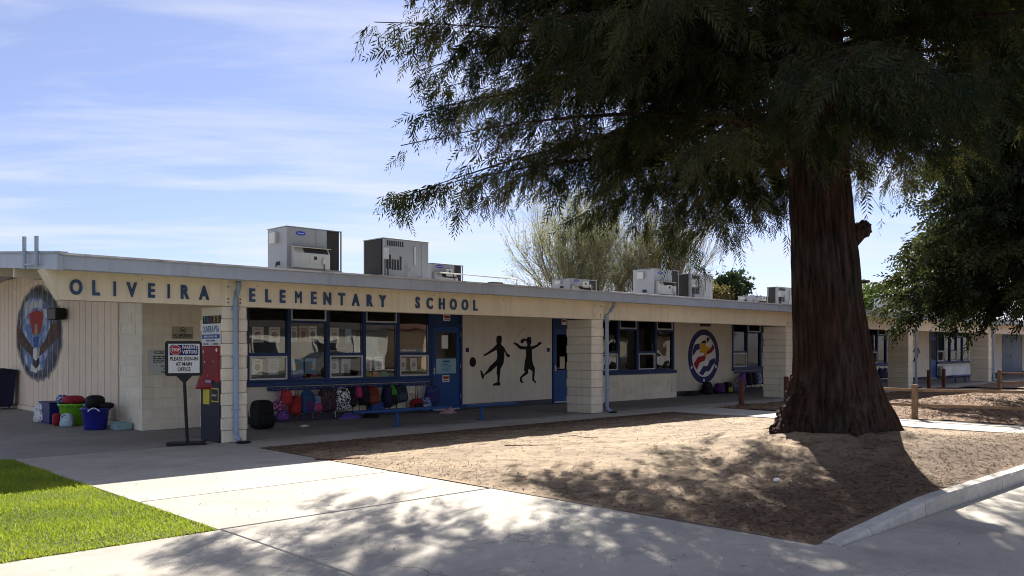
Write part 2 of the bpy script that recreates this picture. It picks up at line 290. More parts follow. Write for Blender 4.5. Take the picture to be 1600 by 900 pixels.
lawn = struct(MB().box(-14, 3.235, 7.09, 13.5, -.09, .0).build('lawn', m_soil), 'soil under the lawn')
def blades(name, x0, x1, y0, y1, n, h0, h1, w, m, zf=lambda x, y: 0, seed=1, lean=.5):
    r = np.random.default_rng(seed); P = np.stack([r.uniform(x0, x1, n), r.uniform(y0, y1, n), np.zeros(n)], 1); P[:, 2] = zf(P[:, 0], P[:, 1])
    a = r.uniform(0, 2*np.pi, n); t = np.stack([np.cos(a), np.sin(a), np.zeros(n)], 1)
    clump = .75 + .5*np.array([noise.noise((x*1.3, y*1.3, 3.)) for x, y in P[:, :2]])
    h = r.uniform(h0, h1, n)*clump*(.7+.6*r.random(n)**3); l = r.normal(0, lean, (n, 2))*h[:, None]
    tip = P + np.concatenate([l, h[:, None]], 1)
    V = np.stack([P - t*w, P + t*w, tip], 1).reshape(-1, 3); F = np.arange(3*n).reshape(-1, 3)
    return npmesh(name, V, F, m, tint=np.repeat(np.clip(r.normal(.45, .25, n) + (clump-.75)*.9 + .5*np.array([noise.noise((x*.5, y*.5, 8.)) for x, y in P[:, :2]]), 0, 1), 3))
m_grass = leafmat('grass_blades', (.13, .22, .014), (.36, .42, .04), .45)
gr = blades('grass', -1.5, 3.265, 7.035, 13.5, 120000, .022, .050, .0050, m_grass); gr['kind'] = 'stuff'; gr['label'] = 'bright green mown grass of the lawn'
gr2 = blades('grass', -14, -1.5, 7.06, 13.5, 30000, .04, .07, .01, m_grass, seed=2); gr2['kind'] = 'stuff'; gr2['label'] = 'mown grass of the lawn further along'

TX, TY = 11.87, 5.68                                   # redwood
def dirt_z(x, y):
    r = math.hypot(x-TX, y-TY)
    z = .02 + .31*math.exp(-(r/1.8)**2) + .10*math.exp(-(r/4.5)**2) + .10*noise.noise((x*2.4, y*2.4, 3.))*math.exp(-((r-1.0)/.55)**2)
    k = min(1, max(0, (x-6.8)/2.2)); z += .085*k*math.exp(-((y-3.25)/1.6)**2)
    s_ = min(1, max(0, (y-3.24)/.9)); s_ = s_*s_*(3-2*s_); z = z*s_ + (1-s_)*(.012 + .125*min(1, max(0, (x-6.55)/2.0)) - .006)
    e = min(1, (x-6.42)/.5, (17.3-x)/.8, (12.45-y)/.6); z *= max(.0, e)*.9 + .1
    z += (noise.noise((x*2.1, y*2.1, 1.))*.018 + noise.noise((x*7, y*7, 4.))*.009 + noise.noise((x*19, y*19, 9.))*.005)*min(1, max(.15, e))
    return z
def field(name, x0, x1, y0, y1, st, fz, m):
    nx, ny = int((x1-x0)/st)+1, int((y1-y0)/st)+1; xs = np.linspace(x0, x1, nx); ys = np.linspace(y0, y1, ny)
    V = np.array([(x, y, fz(x, y)) for y in ys for x in xs]); i = np.arange((nx-1)*(ny-1)); a = i//(nx-1)*nx + i % (nx-1)
    o = npmesh(name, V, np.stack([a, a+1, a+1+nx, a+nx], 1), m); o.data.polygons.foreach_set('use_smooth', [True]*len(o.data.polygons)); return struct(o)
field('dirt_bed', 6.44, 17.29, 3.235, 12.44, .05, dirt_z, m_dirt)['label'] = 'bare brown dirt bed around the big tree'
def mulch_z(x, y): return .03 + noise.noise((x*.8, y*.8, 2.))*.05 + noise.noise((x*5, y*5, 2.))*.02
field('mulch_bed', 19.16, 34.9, 3.05, 12.44, .12, mulch_z, m_mulch)['label'] = 'brown mulch bed behind the wooden fence'
field('mulch_bed', 36.8, 75, 3.05, 12.44, .4, mulch_z, m_mulch)['label'] = 'brown mulch bed beyond the far path'
def litter(name, x0, x1, y0, y1, n, l0, l1, w, zf, m, seed, tint=(.5, .3), tilt=.25, pick=None):
    r = np.random.default_rng(seed); P = np.stack([r.uniform(x0, x1, n), r.uniform(y0, y1, n)], 1)
    if pick: P = P[[pick(x, y, r.random()) for x, y in P]]; n = len(P)
    P = np.concatenate([P, np.array([[zf(x, y) + .006] for x, y in P])], 1)
    a = r.uniform(0, 2*np.pi, n); d = np.stack([np.cos(a), np.sin(a), r.normal(0, tilt, n)], 1)*r.uniform(l0, l1, n)[:, None]/2; t = np.stack([-np.sin(a), np.cos(a), r.normal(0, tilt, n)], 1)*w*r.uniform(.5, 1.4, n)[:, None]
    V = np.stack([P-d-t, P+d-t, P+d+t, P-d+t], 1).reshape(-1, 3); F = np.arange(4*n).reshape(-1, 4)
    o = npmesh(name, V, F, m, tint=np.repeat(np.clip(r.normal(*tint, n), 0, 1), 4)); o['kind'] = 'stuff'; return o
m_lit = leafmat('dry_litter', (.055, .03, .018), (.33, .23, .14), .1)
def litpick(x, y, u):                                   # more needles at walkway and pavement edge; thick by the kerb, deepening tree shade
    k = .02 + .16*max(0, noise.noise((x*.7, y*.7, 5.))) + .9*math.exp(-max(0, y-3.2-.12*max(0, 12-x))/1.3) + .8*math.exp(-max(0, 12.3-y)/1.0) + .35*math.exp(-(x-6.4)/.5)
    return u < k
litter('needle_litter', 6.5, 17.2, 3.3, 12.4, 110000, .015, .07, .003, dirt_z, m_lit, 4, (.16, .2), .25, litpick)['label'] = 'dry needles and twigs strewn over the dirt'
litter('wood_chips', 19.2, 34.8, 3.1, 12.4, 42000, .02, .065, .008, mulch_z, m_lit, 5, (.5, .3), .3)['label'] = 'brown wood chips of the mulch bed'
litter('needle_litter', 3.4, 9, 2.4, 12.2, 420, .02, .06, .003, lambda x, y: .004 if x < 6.42 or y < 3 else dirt_z(x, y), m_lit, 6, (.2, .2), .05)['label'] = 'few dry needles on the concrete'
# curb along the dirt bed, in cast lengths, sloping down to the pavement at its end
curb = struct(MB().box(6.6, 16.9, 3.10, 3.22, -.09, -.04).build('kerb', m_joint), 'worn concrete kerb edging the dirt bed')
def kerb_h(x): return .012 + .125*min(1, max(0, (x-6.55)/2.0))
edges = [6.55, 7.15, 8.32, 9.3, 10.5, 11.6, 12.9, 14.2, 15.5, 16.9]
for a, b in zip(edges, edges[1:]):
    q = MB(); vs = []; n = 7
    for i in range(n):
        x = a + .006 + (b-a-.012)*i/(n-1); h = kerb_h(x); j = lambda s: noise.noise((x*4, s, 1.))*.008
        vs += [(x, 3.09+j(1), -.05), (x, 3.10+j(2), h-.025+j(3)), (x, 3.12+j(4), h+j(5)*.6), (x, 3.24+j(6), h+j(7)*.6), (x, 3.245, -.05)]
    fs = [(i*5+k, i*5+k+1, i*5+k+6, i*5+k+5) for i in range(n-1) for k in range(4)] + [(0, 1, 2, 3, 4), tuple(n*5-1-k for k in range(5))]
    q.add(vs, fs).build('kerb_stone', m_curb, curb)
# fallen sticks
def stick(pts, r, label):
    q = MB(); q.tube([(x, y, dirt_z(x, y) + r*.8) if x > 6.42 else (x, y, r+.003) for x, y in pts], r, 6); tag(q.build('twig', m_woodd), label, 'twig')
stick([(9.05, 9.6), (9.35, 9.38), (9.7, 9.2)], .006, 'straight dry stick lying on the sunlit dirt')
stick([(10.7, 10.0), (10.85, 9.75), (10.8, 9.5), (10.9, 9.3)], .005, 'crooked thin twig on the dirt nearer the porch')
stick([(6.3, 10.55), (6.5, 10.3), (6.75, 10.1)], .009, 'short stick across the corner where path meets dirt')
q = MB(); q.smooth = True; q.sell((0, 0, .02), .05, .035, .02, .8, .8, 10, 6); tag(q.build('paper_scrap', m_paper, loc=(8.55, 4.75, dirt_z(8.55, 4.75)-.005)), 'crumpled white paper scrap on the shaded dirt', 'paper')

# ---------------------------------------------------------------- school building
B = thing('school_building', 'long cream single-storey school building with blue-grey roof edge', 'building', (6.15, 16.55, 0))
XE = 72.
ru = lambda y: 2.66 + .079*(y-12.95)                   # roof underside
# roof slab, fascia, beam
ridge = 24.
MB().prism([(12.95, 2.662), (ridge, ru(ridge)), (35, 2.7), (35, 2.88), (ridge, ru(ridge)+.2), (12.95, 2.865)], 'x', 3.74, XE).build('roof', [m_roof], B)
q = MB(); fx = [3.69, 10.6, 17.0, 23.4, 29.8, 36.2, 42.6, 49, 55.4, 61.8, XE]
for a, b in zip(fx, fx[1:]):
    MB().prism([(12.90, 2.66), (12.945, 2.645), (12.945, 2.868), (12.885, 2.868), (12.885, 2.845), (12.90, 2.84)], 'x', a+.003, b-.003).build('fascia', m_fascia, B)
    MB().prism([(12.875, 2.872), (13.12, 2.893), (13.12, 2.899), (12.87, 2.884), (12.868, 2.855), (12.875, 2.855)], 'x', a+.002, b-.002).build('roof_flashing', m_flash, B)
MB().prism([(12.885, 2.643), (ridge, ru(ridge)-.03), (ridge, ru(ridge)+.22), (12.885, 2.872)], 'x', 3.66, 3.735).build('side_fascia', m_fascia, B)
MB().prism([(12.87, 2.875), (ridge, ru(ridge)+.225), (ridge, ru(ridge)+.25), (12.87, 2.90)], 'x', 3.63, 3.80).build('side_flashing', m_fascia, B)
bx = [3.62, 6.42, 15.62, 24.83, 34.3, 43.6, 52.9, 62.1, XE]
for i, (a, b) in enumerate(zip(bx, bx[1:])):
    if i == 0: MB().prism([(3.62, 2.69), (3.86, 2.26), (b-.003, 2.255), (b-.003, 2.69)], 'y', 13.41, 13.68).build('beam', m_beam, B)
    else: MB().box(a+.003, b-.003, 13.41, 13.68, 2.25, 2.70, .004).build('beam', m_beam, B)
    if i:
        sp_ = MB().box(a-.09, a+.25, 13.402, 13.413, 2.268, 2.645, .003).build('splice_plate', m_beam, B)
        q = MB()
        for u in (a-.03, a+.18):
            for w in (2.31, 2.37, 2.57): q.box(u-.012, u+.012, 13.39, 13.403, w-.012, w+.012, .004)
        q.build('bolt', m_dark, sp_)
for i in range(24):
    x = 5.0 + i*1.9
    MB().box(x, x+.012, 13.402, 13.41, 2.60, 2.615).build('fixing', m_dark, B)
# roof-access ladder stiles on the side fascia
for y in (13.62, 14.24): MB().tube([(3.60, y, 2.74), (3.60, y, 3.17 + .079*(y-13.6))], .03, 10).build('ladder_stile', m_fascia, B)
MB().tube([(3.60, 13.62, 2.77), (3.60, 14.24, 2.80)], .014, 8).build('ladder_rung', m_fascia, B)
# rafters under the overhang, porch ceiling joists
for y in (15.4, 17.6, 19.8, 22.0, 24.): MB().prism([(3.75, ru(y)-.16), (6.1, ru(y)-.16), (6.1, ru(y)), (3.75, ru(y))], 'y', y, y+.09).build('rafter', m_soffit, B)
for i in range(29): MB().prism([(13.69, ru(13.69)-.13), (16.53, ru(16.53)-.13), (16.53, ru(16.53)-.002), (13.69, ru(13.69)-.002)], 'x', 8.9+i*2.2, 8.98+i*2.2).build('rafter', m_soffit, B)

# letters
for ch, x, i in zip('OLIVEIRAELEMENTARYSCHOOL', [4.06, 4.33, 4.6, 4.85, 5.14, 5.41, 5.66, 5.98, 6.81, 7.1, 7.37, 7.68, 7.98, 8.26, 8.56, 8.86, 9.16, 9.46, 10.29, 10.59, 10.9, 11.2, 11.51, 11.79], range(24)):
    o = text('letter', ch, .30, m_letter, B, (x-6.15, 13.395-16.55, 2.437), 0, .015, .72 if ch not in 'MI' else .62, 0 if ch == 'M' else .009)
# columns of block courses
def column(c, k):
    core = MB().box(c-.40, c-.02, 13.50, 14.18, .0, 2.25).build('column', m_block, B)
    n = 11; h = 2.248/n
    for i in range(n):
        w = .014 if i % 2 else 0.; e = rnd.uniform(-.003, .003)
        MB().box(c-.43-w, c+.0+w+e, 13.43-w*.6, 14.22+w, i*h+.003, (i+1)*h-.003, .008).build('block', m_block, core)
    return core
CX_ = [6.73, 15.94, 25.2, 34.72, 44.0, 53.2, 62.4]
for k, c in enumerate(CX_): column(c, k)
# downspouts
def spout(x, ytop=12.98, yb=13.36, jog=.0):
    q = MB(); q.smooth = True
    q.tube([(x+jog, ytop, 2.66), (x+jog, ytop, 2.57), (x+jog*.6, (ytop+yb)/2, 2.46), (x, yb-.01, 2.36), (x, yb-.01, .2), (x, yb-.03, .1), (x+.02, yb-.11, .04)], .045, 12)
    o = q.build('downspout', m_pipe, B)
    for z in (.55, 1.4, 2.2): MB().box(x-.055, x+.055, yb-.062, yb+.05, z, z+.025, .004).build('strap', m_pipe, o)
    q = MB(); q.sell((x+.06, yb-.15, .02), .14, .08, .02, .9, .9, 12, 6); q.build('drain_lid', m_black, o)
spout(6.50, 13.25); spout(15.98, 13.2, jog=.08); spout(34.85, 13.2); spout(44.02, 13.2, jog=.05)

# walls (front wall plane y = 16.55)
FY = 16.55
def wall(x0, x1, z0, z1, y0=FY, y1=FY+.2, m=m_cream, name='wall'): return MB().box(x0, x1, y0, y1, z0, z1).build(name, m, B)
WT = ru(FY) - .002
banks = [(8.30, 13.08, 0), (18.47, 23.15, 1), (26.72, 31.5, 0), (36.85, 41.6, 1), (45.88, 50.42, 0)]
doors = [(13.10, 14.12), (17.44, 18.45), (31.52, 32.54), (35.82, 36.83), (44.9, 45.86)]
for x0, x1, t in banks: wall(x0, x1, .0, .80); wall(x0, x1, 2.56, WT)
for x0, x1 in doors: wall(x0, x1, 2.56, WT)
solid = [(14.14, 17.42), (23.17, 26.70), (32.56, 35.80), (41.62, 44.88), (50.44, 56.0), (59.95, XE)]
for x0, x1 in solid: wall(x0, x1, .0, WT)
for x0, x1 in solid + [(a, b) for a, b, t in banks]:
    MB().box(x0+.004, x1-.004, FY-.02, FY-.002, .0, .14).build('plinth', m_dark, B)
wall(56.0, 59.95, 2.4, WT)
for i in range(2):
    d = MB().box(56.02+i*1.96, 57.96+i*1.96, FY+.02, FY+.07, .02, 2.39, .006).build('door', m_blue, B); MB().tube([(57.85+i*.25, FY-.03, .95), (57.85+i*.25, FY-.03, 1.2)], .012, 6).build('door_handle', m_alu, d)
# corner of painted block
core = MB().box(6.20, 8.28, FY+.05, FY+.3, 0, WT).build('block_wall', m_block, B)
MB().box(6.20, 6.45, FY+.31, 17.68, 0, ru(17.0)-.02).build('block_wall', m_block, B)
zr = 0; r = 0
while zr < WT-.02:
    h = min(.203, WT-zr)
    for x in np.arange(6.16 - (.2 if r % 2 else 0), 8.28, .405):
        a, b = max(6.16, x), min(8.28, x+.405)
        if b-a < .05: continue
        pr = rnd.choice((0, 0, 0, 0, 0, 0, 0, .012)); MB().box(a+.0005, b-.0005, FY-.04-pr, FY+.05, zr+.0005, zr+h-.0005, .0018).build('block', m_block, core)
    for y in np.arange(FY+.056 - (.2 if r % 2 else 0), 17.68, .405):
        a, b = max(FY+.056, y), min(17.68, y+.405)
        if b-a < .05: continue
        pr = rnd.choice((0, 0, 0, 0, 0, .010)); MB().box(6.16-pr, 6.199, a+.0005, b-.0005, zr+.0005, zr+h-.0005, .0018).build('block', m_block, core)
    zr += .203; r += 1
# knee wall of block under the second window bank
kc = MB().box(19.0, 22.62, 16.12, FY-.03, 0, .76).build('knee_wall', m_block, B)
for r in range(4):
    for x in np.arange(18.95 - (.2 if r % 2 else 0), 22.66, .405):
        a, b = max(18.95, x), min(22.66, x+.405)
        if b-a > .05: MB().box(a+.0005, b-.0005, 16.07-rnd.choice((0, 0, 0, 0, 0, .010)), 16.12, r*.19+.0005, r*.19+.1895, .0018).build('block', m_block, kc)
# side wall of wide siding boards
MB().box(6.20, 6.40, 17.70, 27, 0, ru(17.7)-.02).build('wall', m_joint, B)
boards = [(17.71+i*.385, 17.71+(i+1)*.385) for i in range(24)]
for a, b in boards: MB().box(6.14, 6.199, a+.015, b-.015, .12, min(ru(a), 3.4)-.02, .004).build('siding_board', m_siding, B)
MB().box(6.12, 6.199, 17.71, 27, .0, .11, .005).build('base_board', m_siding, B)
MB().box(6.12, 18.0, 26.96, 27.1, 0, 2.9).build('rear_wall', m_cream, B); MB().box(XE-.3, XE-.1, 16.8, 33, 0, 2.6).build('end_wall', m_cream, B); MB().box(18, XE-.31, 33, 33.2, 0, 2.6).build('rear_wall', m_cream, B)
# class-room interiors behind the glass
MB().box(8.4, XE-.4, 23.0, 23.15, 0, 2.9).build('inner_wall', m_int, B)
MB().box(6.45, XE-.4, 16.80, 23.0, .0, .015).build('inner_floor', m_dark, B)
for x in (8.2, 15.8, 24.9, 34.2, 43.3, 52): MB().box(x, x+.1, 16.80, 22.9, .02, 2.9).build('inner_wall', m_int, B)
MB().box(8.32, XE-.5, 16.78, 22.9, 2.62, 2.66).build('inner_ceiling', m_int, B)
for x0, x1, t in banks: MB().box(x0, x1, 16.76, 17.2, .82, .86).build('inner_counter', m_woodd, B)

# window banks
def bank(x0, x1, typ, n=5):
    p = (x1-x0)/n
    MB().box(x0-.06, x1+.1, FY-.09, FY-.003, .755, .845, .006).build('sill', m_blue, B)
    for i in range(n+1):
        x = x0 + i*p; MB().box(x-.04, x+.04, FY-.03, FY+.10, .847, 2.56, .004).build('mullion', m_blue, B)
    for i in range(n):
        a, b = x0+i*p+.041, x0+(i+1)*p-.041; low = (i % 2 == 0) ^ (typ == 1)
        q = MB(); z = (1.40, 1.46) if low else (2.10, 2.15)
        w = MB().box(a, b, FY-.02, FY+.08, .848, .89).build('window', m_blue, B)
        for zz_ in (z, (2.50, 2.56)): MB().box(a, b, FY-.02, FY+.08, *zz_).build('frame_rail', m_blue, w)
        panes = [(z[1], 2.50), (.89, z[0])] if low else [(.89, z[0]), (z[1], 2.50)]
        MB().box(a, b, FY+.03, FY+.036, panes[0][0], panes[0][1]).build('pane', m_glass, w)
        s0, s1 = panes[1]; q = MB(); t = .04
        if typ == 0 or not low or True:
            for bb in ((a+.005, b-.005, s0+.005, s0+t), (a+.005, b-.005, s1-t, s1-.005), (a+.005, a+t, s0+t+.0005, s1-t-.0005), (b-t, b-.005, s0+t+.0005, s1-t-.0005)): q.box(bb[0], bb[1], FY-.025, FY+.02, bb[2], bb[3])
            q.build('sash', m_alu, w)
        MB().box(a+t, b-t, FY-.004, FY+.002, s0+t, s1-t).build('pane', m_glass, w)
for b in banks: bank(*b)
# curtains in the second, fourth and fifth bank
def curtain(x0, x1, z0, z1, y=16.95):
    n = int((x1-x0)/.02); top = []
    V = [(x0+(x1-x0)*i/n, y + .03*math.sin(i*1.1) + .012*math.sin(i*2.7), z) for z in (z0, z1) for i in range(n+1)]
    q = MB(); q.smooth = True; q.add(V, [(i, i+1, n+2+i, n+1+i) for i in range(n)]); q.build('curtain', m_curt, B)
for x0, x1 in ((18.6, 20.2), (20.4, 21.1), (21.4, 21.9), (22.4, 23.05), (37.2, 38.4), (39.2, 40.4)): curtain(x0, x1, .95, 2.48)
for x0, x1 in ((26.85, 27.2), (28.6, 29.3)): curtain(x0, x1, 1.5, 2.48)
# coat rails
def rail(x0, x1):
    o = MB().box(x0, x1, FY-.05, FY-.004, .655, .735, .004).build('coat_rail', m_blue, B); q = MB()
    for x in np.arange(x0+.1, x1, .16): q.tube([(x, FY-.05, .70), (x, FY-.10, .69), (x, FY-.11, .715)], .006, 5)
    q.build('hook', m_alu, o)
rail(8.75, 13.05); rail(26.8, 31.2)
# doors
def door(x0, x1, swing=0):
    q = MB(); q.box(x0+.005, x0+.07, FY-.03, FY+.12, 0, 2.555); q.box(x1-.07, x1-.005, FY-.03, FY+.12, 0, 2.555); q.box(x0+.071, x1-.071, FY-.03, FY+.12, 2.10, 2.17); q.box(x0+.071, x1-.071, FY-.02, FY+.1, 2.49, 2.555); q.build('door_frame', m_blue, B)
    MB().box(x0+.071, x1-.071, FY+.02, FY+.05, 2.171, 2.489).build('transom_panel', m_blue, B)
    a, b = x0+.075, x1-.075; w0, w1, z0, z1 = a+.10, b-.10, .95, 1.95
    q = MB(); y0, y1 = FY+.0, FY+.045
    q.box(a, w0, y0, y1, .02, 2.095); q.box(w1, b, y0, y1, .02, 2.095); q.box(w0, w1, y0, y1, .02, z0); q.box(w0, w1, y0, y1, z1, 2.095)
    d = q.build('door', m_door, B)
    MB().box(w0, w1, y0+.018, y0+.024, z0, z1).build('pane', m_glass, d)
    q = MB(); q.tube([(a+.05, y0-.002, 1.0), (a+.05, y0-.06, 1.0), (a+.15, y0-.06, 1.0)], .011, 8); q.box(a+.025, a+.075, y0-.008, y0-.001, .92, 1.08); q.build('door_handle', m_alu, d)
    MB().box(a, b, y0-.02, y0-.002, .02, .06).build('door_sweep', m_alu, d)
    for z in (.3, 1.05, 1.85): MB().tube([(b+.004, FY-.035, z), (b+.004, FY-.035, z+.1)], .008, 6).build('hinge', m_alu, d)
for d in doors: door(*d)
# paintings on the walls: two black silhouettes of children, a ball, the round emblem
boy = [(15.31,1.85),(15.35,1.885),(15.41,1.895),(15.47,1.88),(15.5,1.84),(15.49,1.72),(15.46,1.67),(15.59,1.57),(15.69,1.42),(15.75,1.40),(15.8,1.37),(15.78,1.32),(15.69,1.33),(15.59,1.48),(15.59,1.33),(15.56,1.16),(15.45,1.01),(15.43,.84),(15.41,.67),(15.45,.63),(15.44,.575),(15.18,.58),(15.19,.62),(15.34,.67),(15.34,.84),(15.31,.9),(15.33,1.1),(15.1,.95),(14.88,.85),(14.84,.76),(14.8,.77),(14.73,.98),(14.77,.99),(14.86,.87),(15.0,1.0),(15.05,1.07),(15.31,1.25),(15.34,1.38),(15.31,1.52),(14.99,1.39),(14.89,1.35),(14.84,1.39),(14.93,1.42),(15.13,1.53),(15.32,1.66),(15.3,1.76)]
girl = [(16.41,1.8),(16.44,1.84),(16.49,1.865),(16.56,1.865),(16.6,1.85),(16.59,1.79),(16.61,1.72),(16.56,1.65),(16.59,1.6),(16.8,1.65),(16.91,1.73),(16.98,1.74),(17.01,1.69),(16.85,1.6),(16.63,1.52),(16.63,1.3),(16.66,1.14),(16.74,1.01),(16.73,.81),(16.71,.72),(16.8,.62),(16.77,.6),(16.64,.68),(16.65,.93),(16.53,.99),(16.49,.99),(16.48,.87),(16.26,.77),(16.24,.69),(16.3,.64),(16.26,.61),(16.16,.66),(16.18,.78),(16.37,.92),(16.32,.96),(16.36,1.21),(16.4,1.34),(16.4,1.52),(16.17,1.53),(16.02,1.64),(15.92,1.68),(15.95,1.71),(16.05,1.7),(16.19,1.62),(16.41,1.6),(16.46,1.65),(16.42,1.74),(16.34,1.77),(16.29,1.7),(16.23,1.69),(16.19,1.72),(16.21,1.78),(16.3,1.82),(16.37,1.81)]
def flat(name, poly, m, y0, par, y1=None): return MB().prism(poly, 'y', y0, y1 or y0+.004).build(name, m, par)
def circ(cx, cz, rx, rz, n=40): return [(cx+rx*math.cos(2*math.pi*i/n), cz+rz*math.sin(2*math.pi*i/n)) for i in range(n)]
flat('painted_boy', boy, m_mural, FY-.005, B)['label'] = 'black painted silhouette of a child kicking a ball'
flat('painted_girl', girl, m_mural, FY-.005, B)['label'] = 'black painted silhouette of a child skipping'
MB().tube([(15.95 + .42*t, FY-.004, 1.72 + .40*math.sin(t*1.4)) for t in np.linspace(0, 1, 12)], .003, 4).build('painted_rope', m_mural, B)
flat('painted_ball', circ(14.48, 1.205, .11, .125), m_mural, FY-.005, B)
for dx in (29.1,):
    flat('painted_child', [(x+27.9, z) for x, z in boy], m_mural, FY-.005, B)
for x in (14.29, 17.27): MB().box(x-.05, x+.05, FY-.02, FY-.003, 1.46, 1.57, .004).build('number_plate', m_navy, B)
m_emb_navy = mat('emblem_navy', (.012, .018, .12), .6, .1, 5, .05, 40); m_emb_w = mat('emblem_white', (.78, .76, .72), .7, .06, 5, .05, 40)
m_emb_r = mat('emblem_red', (.32, .02, .02), .7, .1, 5, .05, 40); m_emb_y = mat('emblem_yellow', (.72, .40, .02), .7, .1, 5, .05, 40); m_emb_g = mat('emblem_green', (.012, .05, .03), .7, .1, 5, .05, 40)
em = flat('emblem', circ(24.92, 1.28, .93, .92, 56), m_emb_navy, FY-.006, B); em['label'] = 'round navy painted emblem with star and red and blue waves'
flat('emblem_disc', circ(24.925, 1.295, .71, .715, 48), m_emb_w, FY-.010, em)
ep = dict(a=([(24.66,1.73),(25.0,1.73),(25.06,1.61),(25.34,1.56),(25.08,1.44),(25.02,1.2),(24.91,1.39),(24.62,1.42),(24.72,1.54)], m_emb_y, .018), b=([(24.70,1.77),(25.0,1.84),(25.02,1.73),(24.87,1.72)], m_mural, .022), c=([(25.08,1.94),(25.28,1.89),(25.08,1.71)], m_emb_g, .014),
 d=([(24.37,1.68),(24.64,1.72),(24.68,1.53),(24.49,1.49),(24.24,1.28),(24.24,1.47)], m_emb_navy, .014), e=([(24.30,1.03),(24.57,1.27),(24.87,1.3),(25.08,1.44),(25.34,1.56),(25.43,1.70),(25.57,1.57),(25.39,1.42),(25.08,1.34),(24.96,1.14),(24.66,1.07),(24.49,.83)], m_emb_r, .014),
 f=([(24.62,.70),(24.87,.95),(25.13,.95),(25.28,1.16),(25.61,1.22),(25.59,1.05),(25.48,1.0),(25.24,.78),(25.0,.76),(24.85,.63)], m_emb_navy, .014))
for k, (p, m, y) in ep.items(): flat('emblem_star' if k == 'a' else 'emblem_patch', p, m, FY-y, em)
q = MB()
for i in range(26):                                     # worn lettering round the rim, not legible
    th = R(200 - 220*i/25); w = rnd.uniform(.014, .03); c_ = Vector((24.92 + .82*math.cos(th), 1.29 + .815*math.sin(th)))
    if i % 9 == 8: continue
    u = Vector((-math.sin(th), math.cos(th)))*w; v_ = Vector((math.cos(th), math.sin(th)))*.036
    q.prism([tuple(c_-u-v_), tuple(c_+u-v_), tuple(c_+u*.6+v_), tuple(c_-u*.6+v_)], 'y', FY-.011, FY-.007)
q.build('emblem_lettering', mat('faded_gold', (.10, .07, .03), .7, .3, 20, 0), em)
for th in (R(207), R(270), R(333)): flat('emblem_badge', circ(24.92+.82*math.cos(th), 1.29+.82*math.sin(th), .05, .06, 10), m_emb_w, FY-.011, em)
# eagle painting on the siding boards, cut at the grooves
def clip(poly, lo, hi):
    for s_, lim in ((1, lo), (-1, hi)):
        o_ = []
        for i, p in enumerate(poly):
            r_ = poly[i-1]; a, b = s_*(r_[0]-lim), s_*(p[0]-lim)
            if (a >= 0) != (b >= 0): t = a/(a-b); o_.append((lim, r_[1]+(p[1]-r_[1])*t))
            if b >= 0: o_.append(p)
        poly = o_
        if len(poly) < 3: return []
    return poly
def spray():
    m = mat('sprayed_halo', (.11, .13, .18), .8, .35, 5, .05, 30, col2=(.06, .06, .08)); t = m.node_tree
    g_ = N(t, 'ShaderNodeNewGeometry'); sp_ = N(t, 'ShaderNodeSeparateXYZ'); t.links.new(g_.outputs['Position'], sp_.inputs[0])
    def ax(o_, c, s): a = N(t, 'ShaderNodeMath', operation='SUBTRACT'); a.inputs[1].default_value = c; t.links.new(o_, a.inputs[0]); b = N(t, 'ShaderNodeMath', operation='DIVIDE'); b.inputs[1].default_value = s; t.links.new(a.outputs[0], b.inputs[0]); c_ = N(t, 'ShaderNodeMath', operation='MULTIPLY'); t.links.new(b.outputs[0], c_.inputs[0]); t.links.new(b.outputs[0], c_.inputs[1]); return c_
    a, b = ax(sp_.outputs['Y'], 23.1, 1.9), ax(sp_.outputs['Z'], 1.92, 1.16); s_ = N(t, 'ShaderNodeMath', operation='ADD'); t.links.new(a.outputs[0], s_.inputs[0]); t.links.new(b.outputs[0], s_.inputs[1])
    n_ = N(t, 'ShaderNodeTexNoise'); n_.inputs['Scale'].default_value = 4; t.links.new(g_.outputs['Position'], n_.inputs['Vector'])
    u = N(t, 'ShaderNodeMath', operation='MULTIPLY_ADD'); u.inputs[1].default_value = .35; t.links.new(n_.outputs['Fac'], u.inputs[0]); t.links.new(s_.outputs[0], u.inputs[2])
    r_ = N(t, 'ShaderNodeMapRange'); r_.inputs[1].default_value = .86; r_.inputs[2].default_value = 1.25; r_.inputs[3].default_value = 1; r_.inputs[4].default_value = 0; t.links.new(u.outputs[0], r_.inputs[0])
    t.links.new(r_.outputs[0], t.nodes['Principled BSDF'].inputs['Alpha']); return m
